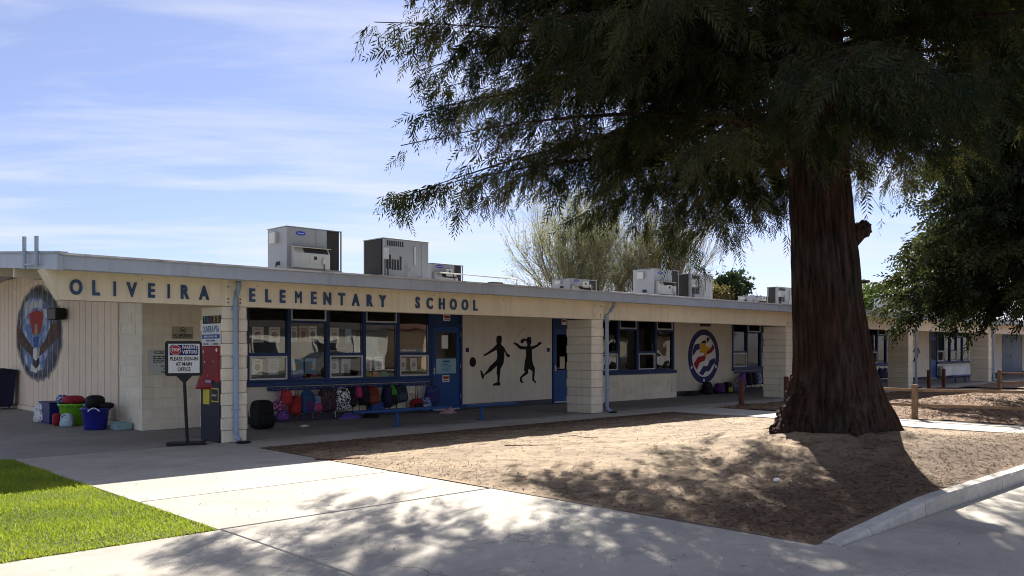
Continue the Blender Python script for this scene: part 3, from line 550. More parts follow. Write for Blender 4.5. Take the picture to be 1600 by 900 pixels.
eg = dict(halo=circ(23.1, 1.92, 2.0, 1.22, 40), sky=[(23.91,2.78),(23.4,2.82),(22.82,2.76),(22.21,2.57),(22.11,2.15),(22.21,1.67),(22.62,1.05),(23.69,.97),(24.25,1.22),(24.49,1.67),(24.43,2.2),(24.37,2.6)],
 cloud=[(24.3,2.66),(24.05,2.76),(23.8,2.62),(23.5,2.80),(23.2,2.66),(22.8,2.76),(22.7,2.5),(22.4,2.5),(22.35,2.25),(22.6,2.3),(22.8,2.52),(23.2,2.56),(23.7,2.52),(24.05,2.38),(24.3,2.2)],
 red=[(23.86,2.41),(23.25,2.5),(22.62,2.4),(22.67,2.25),(22.93,1.92),(23.52,1.89),(23.74,2.18)], face=[(23.35,2.15),(23.1,2.15),(23.05,1.95),(23.2,1.86),(23.38,1.93)], blue=[(23.52,1.84),(22.98,1.84),(23.14,1.58),(23.41,1.58)],
 wing=[(24.96,2.11),(24.49,2.02),(24.02,1.77),(23.47,1.56),(23.52,1.32),(24.25,1.54),(24.9,1.74)], wing2=[(22.93,1.58),(22.41,1.79),(22.06,2.09),(21.43,2.22),(21.38,1.84),(21.91,1.69),(22.51,1.48),(22.98,1.36)],
 body=[(23.5,1.32),(22.98,1.33),(23.04,1.11),(23.27,1.06),(23.52,1.16)], tail=[(23.67,1.17),(23.5,1.14),(23.27,1.05),(23.04,1.12),(22.93,1.19),(22.84,1.05),(23.25,.95),(23.67,1.0)], head=[(23.47,1.53),(23.25,1.58),(23.04,1.56),(23.0,1.33),(23.25,1.25),(23.49,1.32)])
ec = dict(halo=spray(), sky=mat('eagle_sky', (.10, .18, .36), .8, .3, 8, 0, col2=(.36, .43, .56)), cloud=mat('eagle_cloud', (.48, .50, .54), .8, .15, 9, 0), red=mat('eagle_red', (.36, .03, .03), .8, .2, 8, 0), face=mat('eagle_face', (.38, .25, .16), .8, .2, 8, 0), blue=mat('eagle_blue', (.03, .09, .32), .8, .2, 8, 0),
 wing=mat('eagle_wing', (.075, .045, .035), .8, .4, 14, 0, col2=(.15, .085, .05)), body=mat('eagle_body', (.06, .035, .03), .8, .4, 14, 0), tail=mat('eagle_tail', (.62, .60, .54), .8, .1, 9, 0)); ec['wing2'] = ec['wing']; ec['head'] = ec['tail']
lay = dict(halo=.002, sky=.004, cloud=.006, red=.007, face=.009, blue=.008, wing=.010, wing2=.010, body=.011, tail=.013, head=.014)
for k, poly in eg.items():
    q = MB()
    for a, b in boards:
        c_ = clip(poly, a+.017, b-.017)
        if c_: q.prism(c_, 'x', 6.14-lay[k], 6.14-lay[k]+.0015)
    q.build('eagle_painting', ec[k], B)
# wall fittings
q = MB(); q.box(5.86, 6.08, 20.75, 21.35, 2.2, 2.46, .02); q.tube([(6.08, 21.05, 2.33), (6.14, 21.05, 2.33)], .04, 8); q.build('flood_light', m_black, B)
MB().box(15.9, 16.3, FY-.07, FY-.003, 2.36, 2.44, .005).build('wall_vent', m_soffit, B); MB().box(24.7, 25.2, FY-.09, FY-.003, 2.30, 2.4, .005).build('wall_vent', m_dark, B)
MB().tube([(6.135, 25.2, 3.1), (6.12, 23.4, 3.24), (6.12, 21.5, 3.1)], .02, 6).build('conduit', m_siding, B)
q = MB(); q.box(45.95, 50.35, FY-.30, FY-.09, .12, .66, .01); o = q.build('cubby', m_white, B)
for i in range(4): MB().box(46.02+i*1.09, 47.05+i*1.09, FY-.32, FY-.301, .16, .62, .006).build('cubby_door', m_white, o)

# ---------------------------------------------------------------- roof-top units
rt = lambda y: ru(y) + .2
m_logo = mat('logo_blue', (.02, .03, .30), .4, .05, 5, 0); m_hood = mat('hood_tan', (.40, .36, .27), .6, .1, 5, .05, 20)
def unit(x0, x1, y, zt, dep, typ, label):
    zb = rt(y) + .002; T = thing('rooftop_unit', label, 'air conditioner', (x0, y, zb), 0, 'air conditioning units on the roof')
    w, h = x1-x0, zt-zb; P = lambda q, n, m, par=T: q.build(n, m, par, shift=False)
    q = MB(); q.box(-.03, w+.05, -.02, dep+.02, 0, .10); q.box(-.06, w+.08, -.05, dep+.05, .10, .15, .005); P(q, 'curb_rail', m_hvac2)
    lid = lambda: P(MB().box(-.015, w+.015, -.015, dep+.015, h-.02, h, .004), 'top_panel', m_hvac)
    if typ == 'A':
        bw = w*.72; body = P(MB().box(0, bw, 0, dep, .151, h-.021, .006), 'cabinet', m_hvac); lid()
        P(MB().box(bw+.001, w-.06, .03, dep-.03, .20, h-.022), 'coil', m_coil); P(MB().box(w-.03, w, 0, .03, .151, h-.021), 'corner_post', m_hvac); P(MB().box(w-.03, w, dep-.03, dep, .151, h-.021), 'corner_post', m_hvac); P(MB().box(bw+.001, w, 0, dep, .152, .197), 'base_pan', m_hvac)
        for x in (bw*.72,): P(MB().box(x, x+.006, -.004, -.0005, h*.62, h-.03), 'panel_seam', m_coil, body)
        lo = P(MB().prism(circ(bw*.34, h*.87, .13, .05, 20), 'y', -.008, -.001), 'logo', m_logo, body)
        text('logo_text', 'Carrier', .055, m_white, lo, (bw*.34, -.0095, h*.87), 0, .001)
        # economiser hood
        hz = h*.60; q = MB(); q.prism([(-.001, hz), (-.001, .19), (-.20, .19), (-.20, hz-.17), (-.10, hz-.02)], 'x', bw*.10, bw*.97); ho = P(q, 'intake_hood', m_hvac2)
        P(MB().prism([(-.105, hz-.03), (-.195, hz-.16), (-.20, hz-.15), (-.11, hz-.02)], 'x', bw*.33, bw*.93), 'hood_opening', m_coil, ho)
        P(MB().prism([(-.002, hz+.01), (-.22, hz-.03), (-.22, hz-.045), (-.002, hz-.005)], 'x', bw*.08, bw*.99), 'hood_lip', m_hood, ho)
        P(MB().box(bw*.45, bw*.75, -.206, -.201, .30, .52, .002), 'access_panel', m_hvac2, ho); P(MB().box(bw*.56, bw*.64, -.209, -.2065, .40, .48), 'vent_grille', m_coil, ho)
        P(MB().box(-.09, -.002, dep*.45, dep*.75, h*.68, h*.90, .005), 'switch_box', m_hvac2)
        P(MB().box(-.006, -.001, dep*.35, dep*.55, .26, .36), 'gas_inlet', m_coil); P(MB().tube([(-.03, dep*.4, .3), (-.08, dep*.4, .3), (-.08, dep*.4, .0)], .014, 6), 'gas_pipe', m_coil)
        P(MB().tube([(bw*.8, -.24, .0), (bw*.8, -.24, .32)], .014, 6), 'conduit', m_coil); P(MB().box(bw*.77, bw*.84, -.25, -.215, .3, .42, .004), 'conduit_box', m_hvac2)
    else:
        b0 = dep*.62; body = P(MB().box(.045, w, 0, b0, .151, h-.021, .006), 'cabinet', m_hvac); lid()
        P(MB().box(.0455, w-.05, b0+.001, dep-.03, .20, h-.022), 'coil', m_coil); P(MB().box(.015, .0449, .14, dep-.05, .20, h-.022), 'coil', m_coil)
        for yy in (0, dep-.03): P(MB().box(0, .03 if yy else .0445, yy, yy+.03, .151, h-.021), 'corner_post', m_hvac)
        for i in range(8): P(MB().box(.10+i*w*.047, .10+i*w*.047+w*.03, -.006, -.001, h*.82, h*.94), 'louvre', m_coil, body)
        for i, (s0, s1) in enumerate(((.3, .62), (.3, .62), (.28, .52), (.28, .52), (.28, .52), (.28, .60))): P(MB().box(.08+i*w*.058, .08+i*w*.058+w*.04, -.006, -.001, h*s0, h*s1), 'louvre', m_coil, body)
        P(MB().box(w*.66, w*.70, -.03, -.001, h*.42, h*.86, .004), 'flue_cover', m_hvac2, body); P(MB().box(w*.83, w*.834, -.004, -.0005, .2, h-.03), 'panel_seam', m_coil, body)
        P(MB().box(-.05, .07, -.14, -.05, h*.50, h*.76, .008), 'disconnect_box', m_hvac2); P(MB().tube([(-.03, -.10, .0), (-.03, -.10, h*.5)], .012, 6), 'conduit', m_coil); P(MB().tube([(.06, -.10, .0), (.06, -.10, h*.5)], .02, 6), 'conduit', m_coil)
        P(MB().tube([(w*.5, -.10, 0), (w*.5, -.10, h*.42), (w*.55, -.10, h*.36), (w*.58, -.002, h*.25)], .014, 6), 'gas_pipe', m_hvac2)
        for x in (w*.22, w*.8): P(MB().box(x, x+.13, -.075, -.052, .02, .17, .004), 'bracket', m_hvac2)
unit(10.29, 11.82, 18.5, 4.49, .93, 'A', 'grey roof unit with blue logo and intake hood above the ELEMENTARY letters')
unit(13.10, 14.58, 18.5, 4.46, .93, 'B', 'grey roof unit with vertical louvres above the SCHOOL letters')
unit(16.35, 17.62, 20.6, 4.17, .9, 'A', 'low grey roof unit half hidden behind the louvred one')
unit(23.7, 25.25, 21.6, 4.17, .9, 'A', 'low grey roof unit alone in front of the bare trees')
unit(24.74, 26.25, 18.5, 4.40, .94, 'A', 'tall grey roof unit with blue logo paired beside a louvred unit')
unit(27.0, 28.46, 18.5, 4.36, .7, 'B', 'grey louvred roof unit paired beside the tall logo unit')
unit(37.3, 39.0, 22.0, 4.13, .8, 'A', 'small distant grey roof unit left of the tree trunk')
unit(33.4, 34.9, 18.5, 4.18, .5, 'B', 'grey louvred roof unit beside the redwood trunk')
unit(45.0, 47.5, 18.5, 4.18, .9, 'A', 'grey roof unit beyond the redwood trunk near the green tree')
# roof pipe runs
q = MB(); zp = 3.74; q.tube([(14.75, 18.2, 3.62), (17.2, 18.2, 3.60), (17.65, 18.2, 3.60), (17.65, 18.2, rt(18.2))], .018, 8)
tag(q.build('roof_pipe', m_hvac2), 'thin pipe over the roof ending in a bend by a black box', 'pipe')
tag(MB().box(16.75, 17.15, 18.24, 18.5, rt(18.4), rt(18.4)+.19, .01).build('roof_box', m_coil), 'small black box on the roof under the thin pipe', 'box')
q = MB(); q.tube([(19.4, 16.0, rt(16)+.10), (24.9, 16.0, rt(16)+.09), (26.2, 16.0, rt(16)+.06)], .02, 8)
for x in (19.6, 21.5, 23.5, 25.4): q.box(x, x+.12, 15.95, 16.05, rt(15.95)-.01, rt(16)+.075)
tag(q.build('roof_pipe', m_flash), 'long pale pipe on blocks along the roof before the paired units', 'pipe')
q = MB(); q.tube([(40, 16.5, rt(16.5)), (40, 16.5, rt(16.5)+.14), (45.5, 16.5, rt(16.5)+.14), (45.5, 16.5, rt(16.5))], .03, 8); tag(q.build('roof_pipe', m_flash), 'pale pipe on the roof right of the redwood trunk', 'pipe')

# ---------------------------------------------------------------- signs and posters
sg = thing('visitor_sign', 'black stand sign telling visitors to sign in at main office', 'sign', (5.78, 13.62, 0), R(-23))
q = MB(); q.prism([(-.28, -.15), (.28, -.15), (.30, -.10), (.30, .12), (.26, .17), (-.26, .17), (-.30, .12), (-.30, -.10)], 'z', 0.004, .045); q.build('base', m_black, sg, shift=False)
q = MB(); q.tube([(.02, 0, .045), (-.025, 0, 1.02)], .026, 10); q.prism([(-.06, 1.02), (.01, 1.02), (.10, 1.12), (-.15, 1.12)], 'y', -.02, .02); q.build('post', m_black, sg, shift=False)
z0, z1, cxs = 1.115, 1.675, -.03
q = MB(); q.prism([(cxs-.26, z0), (cxs+.26, z0), (cxs+.285, z0+.03), (cxs+.27, z1-.03), (cxs+.24, z1), (cxs-.26, z1), (cxs-.285, z1-.03), (cxs-.285, z0+.03)], 'y', -.022, .022); q.build('frame', m_black, sg, shift=False)
bd = MB().box(cxs-.235, cxs+.235, -.027, -.0225, z0+.045, z1-.045).build('sign_face', m_white, sg, shift=False)
q = MB(); q.prism([(cxs-.215, 1.445), (cxs+.215, 1.445), (cxs+.215, 1.58), (cxs+.18, 1.615), (cxs-.18, 1.615), (cxs-.215, 1.58)], 'y', -.030, -.0275); q.build('sign_band', m_navy, bd, shift=False)
oc = lambda r_: [(cxs-.125 + r_*math.cos(R(22.5+45*i)), 1.53 + r_*math.sin(R(22.5+45*i))) for i in range(8)]
MB().prism(oc(.082), 'y', -.0325, -.0305).build('stop_rim', m_white, bd, shift=False); MB().prism(oc(.076), 'y', -.035, -.033).build('stop_octagon', m_red, bd, shift=False)
for st, sz, x, z, m, y in (('STOP', .065, cxs-.125, 1.53, m_white, -.038), ('PARENTS', .075, cxs+.088, 1.572, m_white, -.033), ('VISITORS', .075, cxs+.088, 1.497, m_white, -.033), ('PLEASE SIGN-IN', .082, cxs, 1.387, m_text, -.030), ('AT MAIN', .082, cxs, 1.303, m_text, -.030), ('OFFICE', .082, cxs, 1.218, m_text, -.030)):
    text('lettering', st, sz, m, bd, (x, y, z), 0, .001, .74, .0018)
# posters on the near face of the first column (facing -X at x = 6.285)
XC = 6.284
def side_board(name, y0, y1, z0, z1, m, label, cat, d=.006, off=0., group=None):   # y0 is the far edge
    T = MB().box(XC-off-d, XC-off, min(y0, y1), max(y0, y1), z0, z1); return tag(T.build(name, m), label, cat, group)
side_board('notice_board', 13.46, 14.16, .01, 1.0, mat('board_navy', (.012, .012, .03), .6, .1, 5, 0), 'dark navy board on the lower part of the banner column', 'board', .02)
tk = side_board('letter_strip', 13.45, 14.12, 1.97, 2.10, m_text, 'black strip of colourful letters on top of the column', 'sign', .006)
for i, (ch, c_) in enumerate(zip('TAKES', ((.02, .22, .06), (.03, .12, .42), (.30, .02, .02), (.55, .42, .03), (.6, .35, .05)))):
    mm = mat('letter_colour', c_, .6, .05, 5, 0); text('lettering', ch, .14, mm, tk, (XC-.008, 14.04-.125*i, 2.035), R(-90), .001, .8, .003)
pt = side_board('association_banner', 13.45, 14.16, 1.60, 1.965, m_white, 'white and blue parent association banner on the column', 'banner', .006)
text('lettering', 'OLIVEIRA PTA', .15, mat('banner_blue', (.03, .12, .32), .6, .05, 5, 0), pt, (XC-.008, 13.805, 1.87), R(-90), .001, .66, .002)
mb_ = MB(); mb_.box(XC-.009, XC-.0065, 13.47, 14.14, 1.72, 1.79); mb_.build('banner_band', mat('band_blue', (.02, .10, .36), .6, .05, 5, 0), pt, shift=False)
def ticks(name, par, yc, zc, wid, n, h, m, x=XC-.0095):
    q = MB(); y = yc + wid/2
    for i in range(n): w = wid/n*rnd.uniform(.4, .85); q.box(x-.001, x, y-w, y, zc-h/2, zc+h/2); y -= wid/n
    q.build(name, m, par, shift=False)
ticks('small_print', pt, 13.8, 1.755, .5, 11, .03, m_white, XC-.0105); ticks('small_print', pt, 13.8, 1.685, .35, 8, .022, m_navy); ticks('small_print', pt, 13.98, 1.63, .2, 5, .022, m_text); ticks('small_print', pt, 13.6, 1.63, .2, 5, .022, m_text)
m_rban = mat('red_banner_cloth', (.30, .012, .02), .6, .12, 6, .1, 12)
q = MB(); q.smooth = True; V = []
ny, nz = 8, 14
for j in range(nz+1):
    for i in range(ny+1):
        v = j/nz; u = i/ny; c_ = .10*max(0, v-.62)/.38*u**2
        V.append((XC-.012-.012*math.sin(u*5+v*4)-c_*.8, 13.46+.68*u+c_*.7, 1.595-v*.70-.03*u*v))
q.add(V, [(j*(ny+1)+i, j*(ny+1)+i+1, (j+1)*(ny+1)+i+1, (j+1)*(ny+1)+i) for j in range(nz) for i in range(ny)])
rb = tag(q.build('red_banner', m_rban), 'red vinyl banner curling at its lower corner on the column', 'banner')
md = rb.modifiers.new('thick', 'SOLIDIFY'); md.thickness = .003
for y, z, s_ in ((14.03, 1.50, .022), (13.53, 1.53, .035), (13.98, 1.33, .018), (13.65, 1.34, .015), (13.85, 1.1, .01)): MB().prism(circ(y, z, s_, s_, 10), 'x', XC-.036, XC-.034).build('banner_print', m_white, rb, shift=False)
q = MB(); q.box(XC-.040, XC-.038, 13.72, 13.95, .98, 1.03); q.build('banner_print', mat('lilac_print', (.35, .3, .5), .6, .05, 5, 0), rb, shift=False)
side_board('yellow_notice', 13.82, 14.06, .62, .90, mat('yellow_paper', (.62, .52, .05), .7, .05, 5, 0), 'yellow paper notice on the navy board of the column', 'notice', .004, .021)
ny_ = side_board('framed_notice', 13.48, 13.76, .67, .90, mat('yellow_edge', (.55, .48, .08), .7, .05, 5, 0), 'small black notice with yellow edge on the navy board', 'notice', .004, .021)
MB().box(XC-.028, XC-.0255, 13.50, 13.74, .69, .88).build('notice_print', m_text, ny_, shift=False); ticks('small_print', ny_, 13.62, .78, .18, 4, .03, m_alu, XC-.0285)
# access notice and no-smoking sign on the block corner
YB = FY - .057
ac = tag(MB().box(6.28, 7.02, YB-.008, YB, 1.06, 1.53, .002).build('access_notice', mat('notice_grey', (.52, .53, .50), .6, .05, 5, 0)), 'pale access notice screwed to the block corner wall', 'notice')
text('lettering', 'ACCESS TO SCHOOL', .075, m_text, ac, (6.65, YB-.0095, 1.475), 0, .001, .8, .001); text('lettering', 'VIOLATORS', .062, m_text, ac, (6.65, YB-.0095, 1.215), 0, .001, .9, .001); text('lettering', 'PEN CODE', .062, m_text, ac, (6.65, YB-.0095, 1.10), 0, .001, .9, .001)
q = MB()
for z in (1.40, 1.365, 1.33, 1.295, 1.16):
    x = 6.36 if z > 1.2 else 6.55
    while x < (6.94 if z > 1.2 else 6.75): w = rnd.uniform(.03, .09); q.box(x, x+w, YB-.0095, YB-.0082, z-.009, z+.009); x += w + .018
q.build('small_print', m_text, ac, shift=False)
ns = tag(MB().box(6.72, 7.14, YB-.006, YB, 1.74, 1.98, .002).build('smoking_sign', mat('sign_tan', (.40, .36, .27), .6, .05, 5, 0)), 'small no smoking sign high on the block corner wall', 'sign')
text('lettering', 'NO SMOKING', .072, m_text, ns, (6.93, YB-.0075, 1.805), 0, .001, .85, .002); MB().box(6.75, 7.10, YB-.0075, YB-.0062, 1.755, 1.768).build('small_print', m_text, ns, shift=False)
q = MB(); q.tube([(6.93+.055*math.cos(a), YB-.0075, 1.905+.055*math.sin(a)) for a in np.linspace(0, 2*math.pi, 20)], .005, 5); q.tube([(6.89, YB-.0075, 1.94), (6.97, YB-.0075, 1.87)], .005, 5); q.box(6.895, 6.965, YB-.0075, YB-.0062, 1.898, 1.912); q.build('ban_symbol', m_text, ns, shift=False)

# papers on the glass and things on the inner counter
def drawing(x, z, w, h, c, label, ink, y=16.66, tilt=0):
    T = thing('drawing', label, 'paper', (x, y, z), 0, 'papers behind the classroom glass'); T.rotation_euler = (0, R(tilt), 0)
    MB().box(-w/2, w/2, 0, .003, 0, h).build('sheet', mat('sheet', c, .8, .08, 9, 0), T, shift=False)
    q = MB(); q.prism(circ(0, h*.48, w*.27, h*.22, 14), 'y', -.003, -.001); q.box(-w*.3, w*.3, -.003, -.001, h*.82, h*.87); q.box(-w*.26, w*.2, -.003, -.001, h*.10, h*.14); q.build('print', mat('ink', ink, .8, .3, 25, 0), T, shift=False)
wh, bl, ta = (.8, .78, .72), (.2, .42, .6), (.6, .46, .3)
for a in [(8.60, 1.68, .26, .33, wh, 'portrait drawing with pink figure left in the first upper pane', (.4, .16, .14)), (8.98, 1.68, .26, .33, wh, 'portrait drawing right in the first upper pane', (.42, .2, .2)),
  (8.58, 1.0, .24, .33, wh, 'white drawing left in the first lower sash', (.1, .1, .14), 16.66, 3), (8.95, 1.0, .25, .33, bl, 'blue drawing right in the first lower sash', (.35, .16, .1), 16.66, 3),
  (9.44, 1.70, .17, .33, wh, 'narrow drawing left of three in the second tall pane', (.25, .2, .2)), (9.67, 1.70, .21, .34, ta, 'tan drawing middle of three in the second tall pane', (.3, .05, .05)), (9.90, 1.70, .21, .34, wh, 'drawing right of three in the second tall pane', (.3, .15, .1)),
  (9.55, .99, .26, .34, bl, 'blue paper left of the pair in the second tall pane', (.45, .3, .2), 16.66, -2), (9.84, 1.0, .26, .34, bl, 'blue paper right of the pair in the second tall pane', (.5, .35, .25), 16.66, 2),
  (10.45, 1.68, .25, .34, wh, 'pink drawing in the third upper pane', (.5, .25, .2)), (10.82, 1.68, .17, .32, bl, 'narrow blue drawing in the third upper pane', (.5, .4, .2)),
  (10.45, 1.0, .25, .32, wh, 'drawing left in the third lower sash', (.2, .35, .4), 16.66, -3), (10.75, 1.0, .24, .32, wh, 'drawing right in the third lower sash', (.3, .35, .35), 16.66, 2),
  (11.36, 1.03, .2, .33, wh, 'dotted drawing left in the fourth tall pane', (.5, .2, .2)), (11.67, 1.04, .24, .33, wh, 'white drawing right in the fourth tall pane', (.4, .4, .45), 16.66, -4),
  (12.36, 1.02, .18, .3, wh, 'pinkish drawing left in the fifth lower sash', (.4, .25, .25)), (12.68, 1.02, .2, .3, wh, 'grey drawing right in the fifth lower sash', (.3, .3, .3), 16.66, -2)]: drawing(*a)
q_lab = 'supply caddies on the classroom counter'
for x, w, c, n in ((9.60, .28, (.02, .02, .35), 'dark blue supply caddy behind the second pane'), (10.0, .2, (.30, .02, .04), 'red supply caddy behind the second pane'), (11.42, .2, (.6, .45, .02), 'yellow supply caddy behind the fourth pane'), (11.67, .2, (.6, .13, .02), 'orange supply caddy behind the fourth pane'), (11.92, .2, (.02, .28, .06), 'green supply caddy behind the fourth pane')):
    T = thing('supply_caddy', n, 'caddy', (x, 16.86, .861), 0, q_lab); mm = mat('caddy_plastic', c, .4, .05, 5, 0)
    q = MB(); q.box(-w/2, w/2, -.08, .08, 0, .012); 
    for b in ((-w/2, w/2, -.08, -.07), (-w/2, w/2, .07, .08), (-w/2, -w/2+.01, -.0695, .0695), (w/2-.01, w/2, -.0695, .0695)): q.box(*b, .0125, .13)
    q.build('tray', mm, T, shift=False); q = MB()
    for i in range(5): xx = -w*.38+w*.19*i; q.tube([(xx, 0, .013), (xx+.01, 0, .15+.02*(i % 2))], .012, 6)
    q.build('markers', m_white, T, shift=False)
tg = tag(MB().box(12.24, 12.96, 16.66, 16.665, 1.475, 1.545).build('blue_streamer', mat('streamer_blue', (.03, .22, .42), .7, .05, 5, 0)), 'blue lettered strip along the foot of the fifth upper pane', 'banner')
q = MB(); x = 12.30
while x < 12.74: w = rnd.uniform(.02, .04); q.box(x, x+w, 16.656, 16.659, 1.49, 1.49 + rnd.choice((.03, .04))); x += w+.014
q.build('small_print', m_white, tg, shift=False)
# door papers and small signs
dp = tag(MB().box(13.28, 13.92, 16.55-.010, 16.55-.004, .93, 1.30).build('door_poster', mat('poster_pale', (.33, .48, .52), .8, .05, 6, 0)), 'pale blue poster covering half the first blue door glass', 'poster')
MB().box(13.44, 13.76, FY-.0125, FY-.0102, .95, 1.28).build('poster_sheet', mat('poster_mid', (.22, .42, .52), .8, .05, 6, 0), dp, shift=False)
q = MB()
for z in np.arange(1.0, 1.2, .03): q.box(13.48, 13.48+rnd.uniform(.15, .25), FY-.014, FY-.0127, z, z+.006)
q.box(13.50, 13.70, FY-.014, FY-.0127, 1.22, 1.25); q.build('small_print', m_text, dp, shift=False)
ds = tag(MB().box(13.46, 13.66, FY-.004, FY+.010, 1.55, 1.88).build('door_notice', m_paper), 'white notice in the upper glass of the first blue door', 'notice')
for x, z, lab, n in ((13.5, .72, 'small red and white warning sign on the first blue door', .14), (13.54, 2.24, 'small red and white plate over the first blue door', .13)):
    o = tag(MB().box(x-.02, x+.20, FY-.008 if z < 1 else FY+.010, FY-.001 if z < 1 else FY+.019, z, z+n+.03).build('warning_sign', m_paper), lab, 'sign'); yy = FY-.0095 if z < 1 else FY+.0085
    MB().box(x, x+.18, yy, yy+.001, z+n*.55, z+n).build('sign_band', m_red, o, shift=False); MB().box(x+.01, x+.17, yy, yy+.001, z+.03, z+.05).build('small_print', m_text, o, shift=False)
o = tag(MB().box(17.84, 18.04, FY+.010, FY+.019, 2.22, 2.38).build('warning_sign', m_paper), 'small red and white plate over the second blue door', 'sign'); MB().box(17.86, 18.02, FY+.0085, FY+.0095, 2.31, 2.36).build('sign_band', m_red, o, shift=False)
tag(MB().box(17.74, 17.94, FY-.012, FY-.002, .98, 1.32).build('door_notice', mat('notice_cream', (.55, .5, .36), .8, .06, 6, 0)), 'cream notice on the second blue door', 'notice')

# ---------------------------------------------------------------- bench, bags and bins on the porch
def bench(x0, x1, y, legs, label):
    T = thing('bench', label, 'bench', (x0, y, 0)); L = x1-x0
    MB().box(0, L, -.13, .13, .305, .345, .008).build('seat', m_pipe if 0 else m_door, T, shift=False); q = MB()
    for l in legs: q = MB(); q.tube([(l-x0, 0, .012), (l-x0, 0, .30)], .035, 10); q.box(l-x0-.05, l-x0+.05, -.10, .10, .290, .304); q.box(l-x0-.07, l-x0+.07, -.07, .07, .001, .012); q.build('leg', m_door, T, shift=False)
bench(9.25, 11.45, 13.95, (10.2,), 'low blue bench on the porch before the backpacks')
bench(11.95, 13.45, 13.95, (12.45,), 'low blue bench on the porch before the first blue door')
bench(40.2, 42.5, 13.95, (40.9, 42.1), 'blue bench on the far porch beyond the redwood')
cl = lambda c, r=.7: mat('cloth', c, r, .15, 12, .3, 60)
def bag(x, w, h, m, label, ztop=.66, y=16.33, m2=None, d=.17, tilt=0, floor=False, long=0, tails=1):
    zb = .002 if floor else ztop-h
    T = thing('backpack', label, 'backpack', (x, y, zb), R(rnd.uniform(-12, 12)), 'school bags along the porch wall'); T.rotation_euler[1] = R(tilt)
    q = MB(); q.smooth = True; q.sell((0, 0, h*.5), w/2, d/2, h/2, .5, .5, 26, 16, .14); sg_ = rnd.uniform(0, 50); q.v = [(x_*(1+.16*noise.noise((x_*7+sg_, y_*7, z_*6))), y_*(1+.3*noise.noise((x_*8, y_*8+sg_, z_*7))) - .05*d*max(0, 1-2*z_/h), z_) for x_, y_, z_ in q.v]; q.build('body', m, T, shift=False)
    q = MB(); q.smooth = True; q.sell((0, -d*.42, h*.32), w*.38, d*.26, h*.24, .5, .5, 16, 8, .06); q.build('pocket', m2 or m, T, shift=False)
    q = MB(); q.tube([(w*.36*math.cos(a), -d*.40, h*(.56+.30*math.sin(a))) for a in np.linspace(.05, math.pi-.05, 11)], .007, 5); q.build('zip', m_black if m is not k_ else m_alu, T, shift=False)
    if not floor:
        top = .70-zb+long*0; q = MB(); q.tube([(-.03, .02, h*.97), (-.022, .05, top), (.022, .05, top), (.03, .02, h*.97)], .009, 6); q.build('loop', m2 or m, T, shift=False)
    for s_ in (-1, 1)[:tails+1]:
        q = MB(); q.tube([(s_*w*.36, d*.3, h*.85), (s_*w*.50, d*.42, h*.5), (s_*w*.42, d*.3, h*.08), (s_*w*.40, d*.2, max(-.14, .02-zb) if not floor else .03)], .010, 5); q.build('strap', m2 or m, T, shift=False)
    return T
k_ = cl((.008, .008, .01)); zeb = pattern('zebra_cloth', (.01, .01, .012), (.7, .7, .7), 18)
bag(7.98, .42, .56, k_, 'big black backpack standing on the floor beside the banner column', y=15.3, floor=True, d=.34)
bag(8.90, .27, .22, pattern('pink_print', (.05, .015, .08), (.5, .09, .25), 26, .5, (.6, .5, .55)), 'pink and purple printed pouch hanging on long straps', .46)
bag(9.0, .24, .22, pattern('lilac_print2', (.03, .03, .16), (.28, .07, .30), 30), 'lilac flowered pouch low under the pink one', .26, tails=0)
bag(9.08, .22, .32, cl((.42, .035, .045)), 'coral red backpack hanging high beside the pink pouch', .68)
bag(9.26, .24, .40, cl((.38, .03, .028)), 'bright red bag hanging lower beside the coral one', .55, tilt=12)
bag(9.58, .30, .50, cl((.025, .09, .20)), 'teal blue backpack with purple pocket', .66, m2=cl((.10, .03, .15)))
bag(9.80, .2, .36, pattern('ice_print', (.05, .10, .22), (.22, .30, .42), 24), 'light blue printed bag with pink tails', .54, m2=cl((.5, .05, .14)))
bag(10.06, .40, .54, pattern('dark_print', (.015, .01, .025), (.10, .045, .05), 22), 'dark backpack with small brown print', .70, d=.22)
bag(10.45, .36, .50, zeb, 'black and white zebra striped backpack', .68, d=.22)
bag(10.67, .24, .46, k_, 'black backpack right beside the zebra striped one', .70, m2=cl((.014, .014, .02)))
bag(10.86, .16, .26, cl((.45, .03, .14)), 'small hot pink pouch between black backpacks', .70, tails=0)
bag(11.03, .26, .44, cl((.012, .01, .014)), 'black backpack left of the rust red one', .71)
bag(11.24, .30, .42, cl((.20, .025, .012)), 'rust red backpack with bright zip', .70, m2=cl((.26, .05, .02)))
bag(11.42, .36, .26, pattern('blue_print', (.015, .03, .16), (.06, .12, .34), 26), 'blue printed bag low behind the rust red one', .34, y=16.40)
bag(11.66, .22, .52, cl((.014, .012, .05)), 'dark navy backpack left of the green one', .70)
bag(11.84, .22, .48, cl((.05, .28, .02)), 'bright green backpack with black pocket', .70, m2=k_, tilt=-8)
bag(12.08, .32, .42, cl((.018, .022, .04)), 'charcoal backpack leaning right of the green one', .71, m2=cl((.05, .06, .08)), tilt=-8)
T = bag(12.52, .30, .24, cl((.26, .012, .015)), 'red lunch box hanging on long pink straps', .36, m2=k_)
q = MB(); q.tube([(-.08, 0, .22), (-.16, .05, .37)], .008, 5); q.tube([(.06, 0, .22), (-.10, .05, .37)], .008, 5); q.build('long_strap', cl((.35, .02, .06)), T, shift=False)
bag(12.78, .30, .32, pattern('camo_blue', (.03, .05, .2), (.3, .38, .5), 20), 'blue and white printed backpack next to the red lunch box', .38)
bag(12.98, .36, .46, pattern('star_blue', (.012, .016, .13), (.10, .10, .25), 34, .6), 'navy star printed backpack against the first blue door', .66)
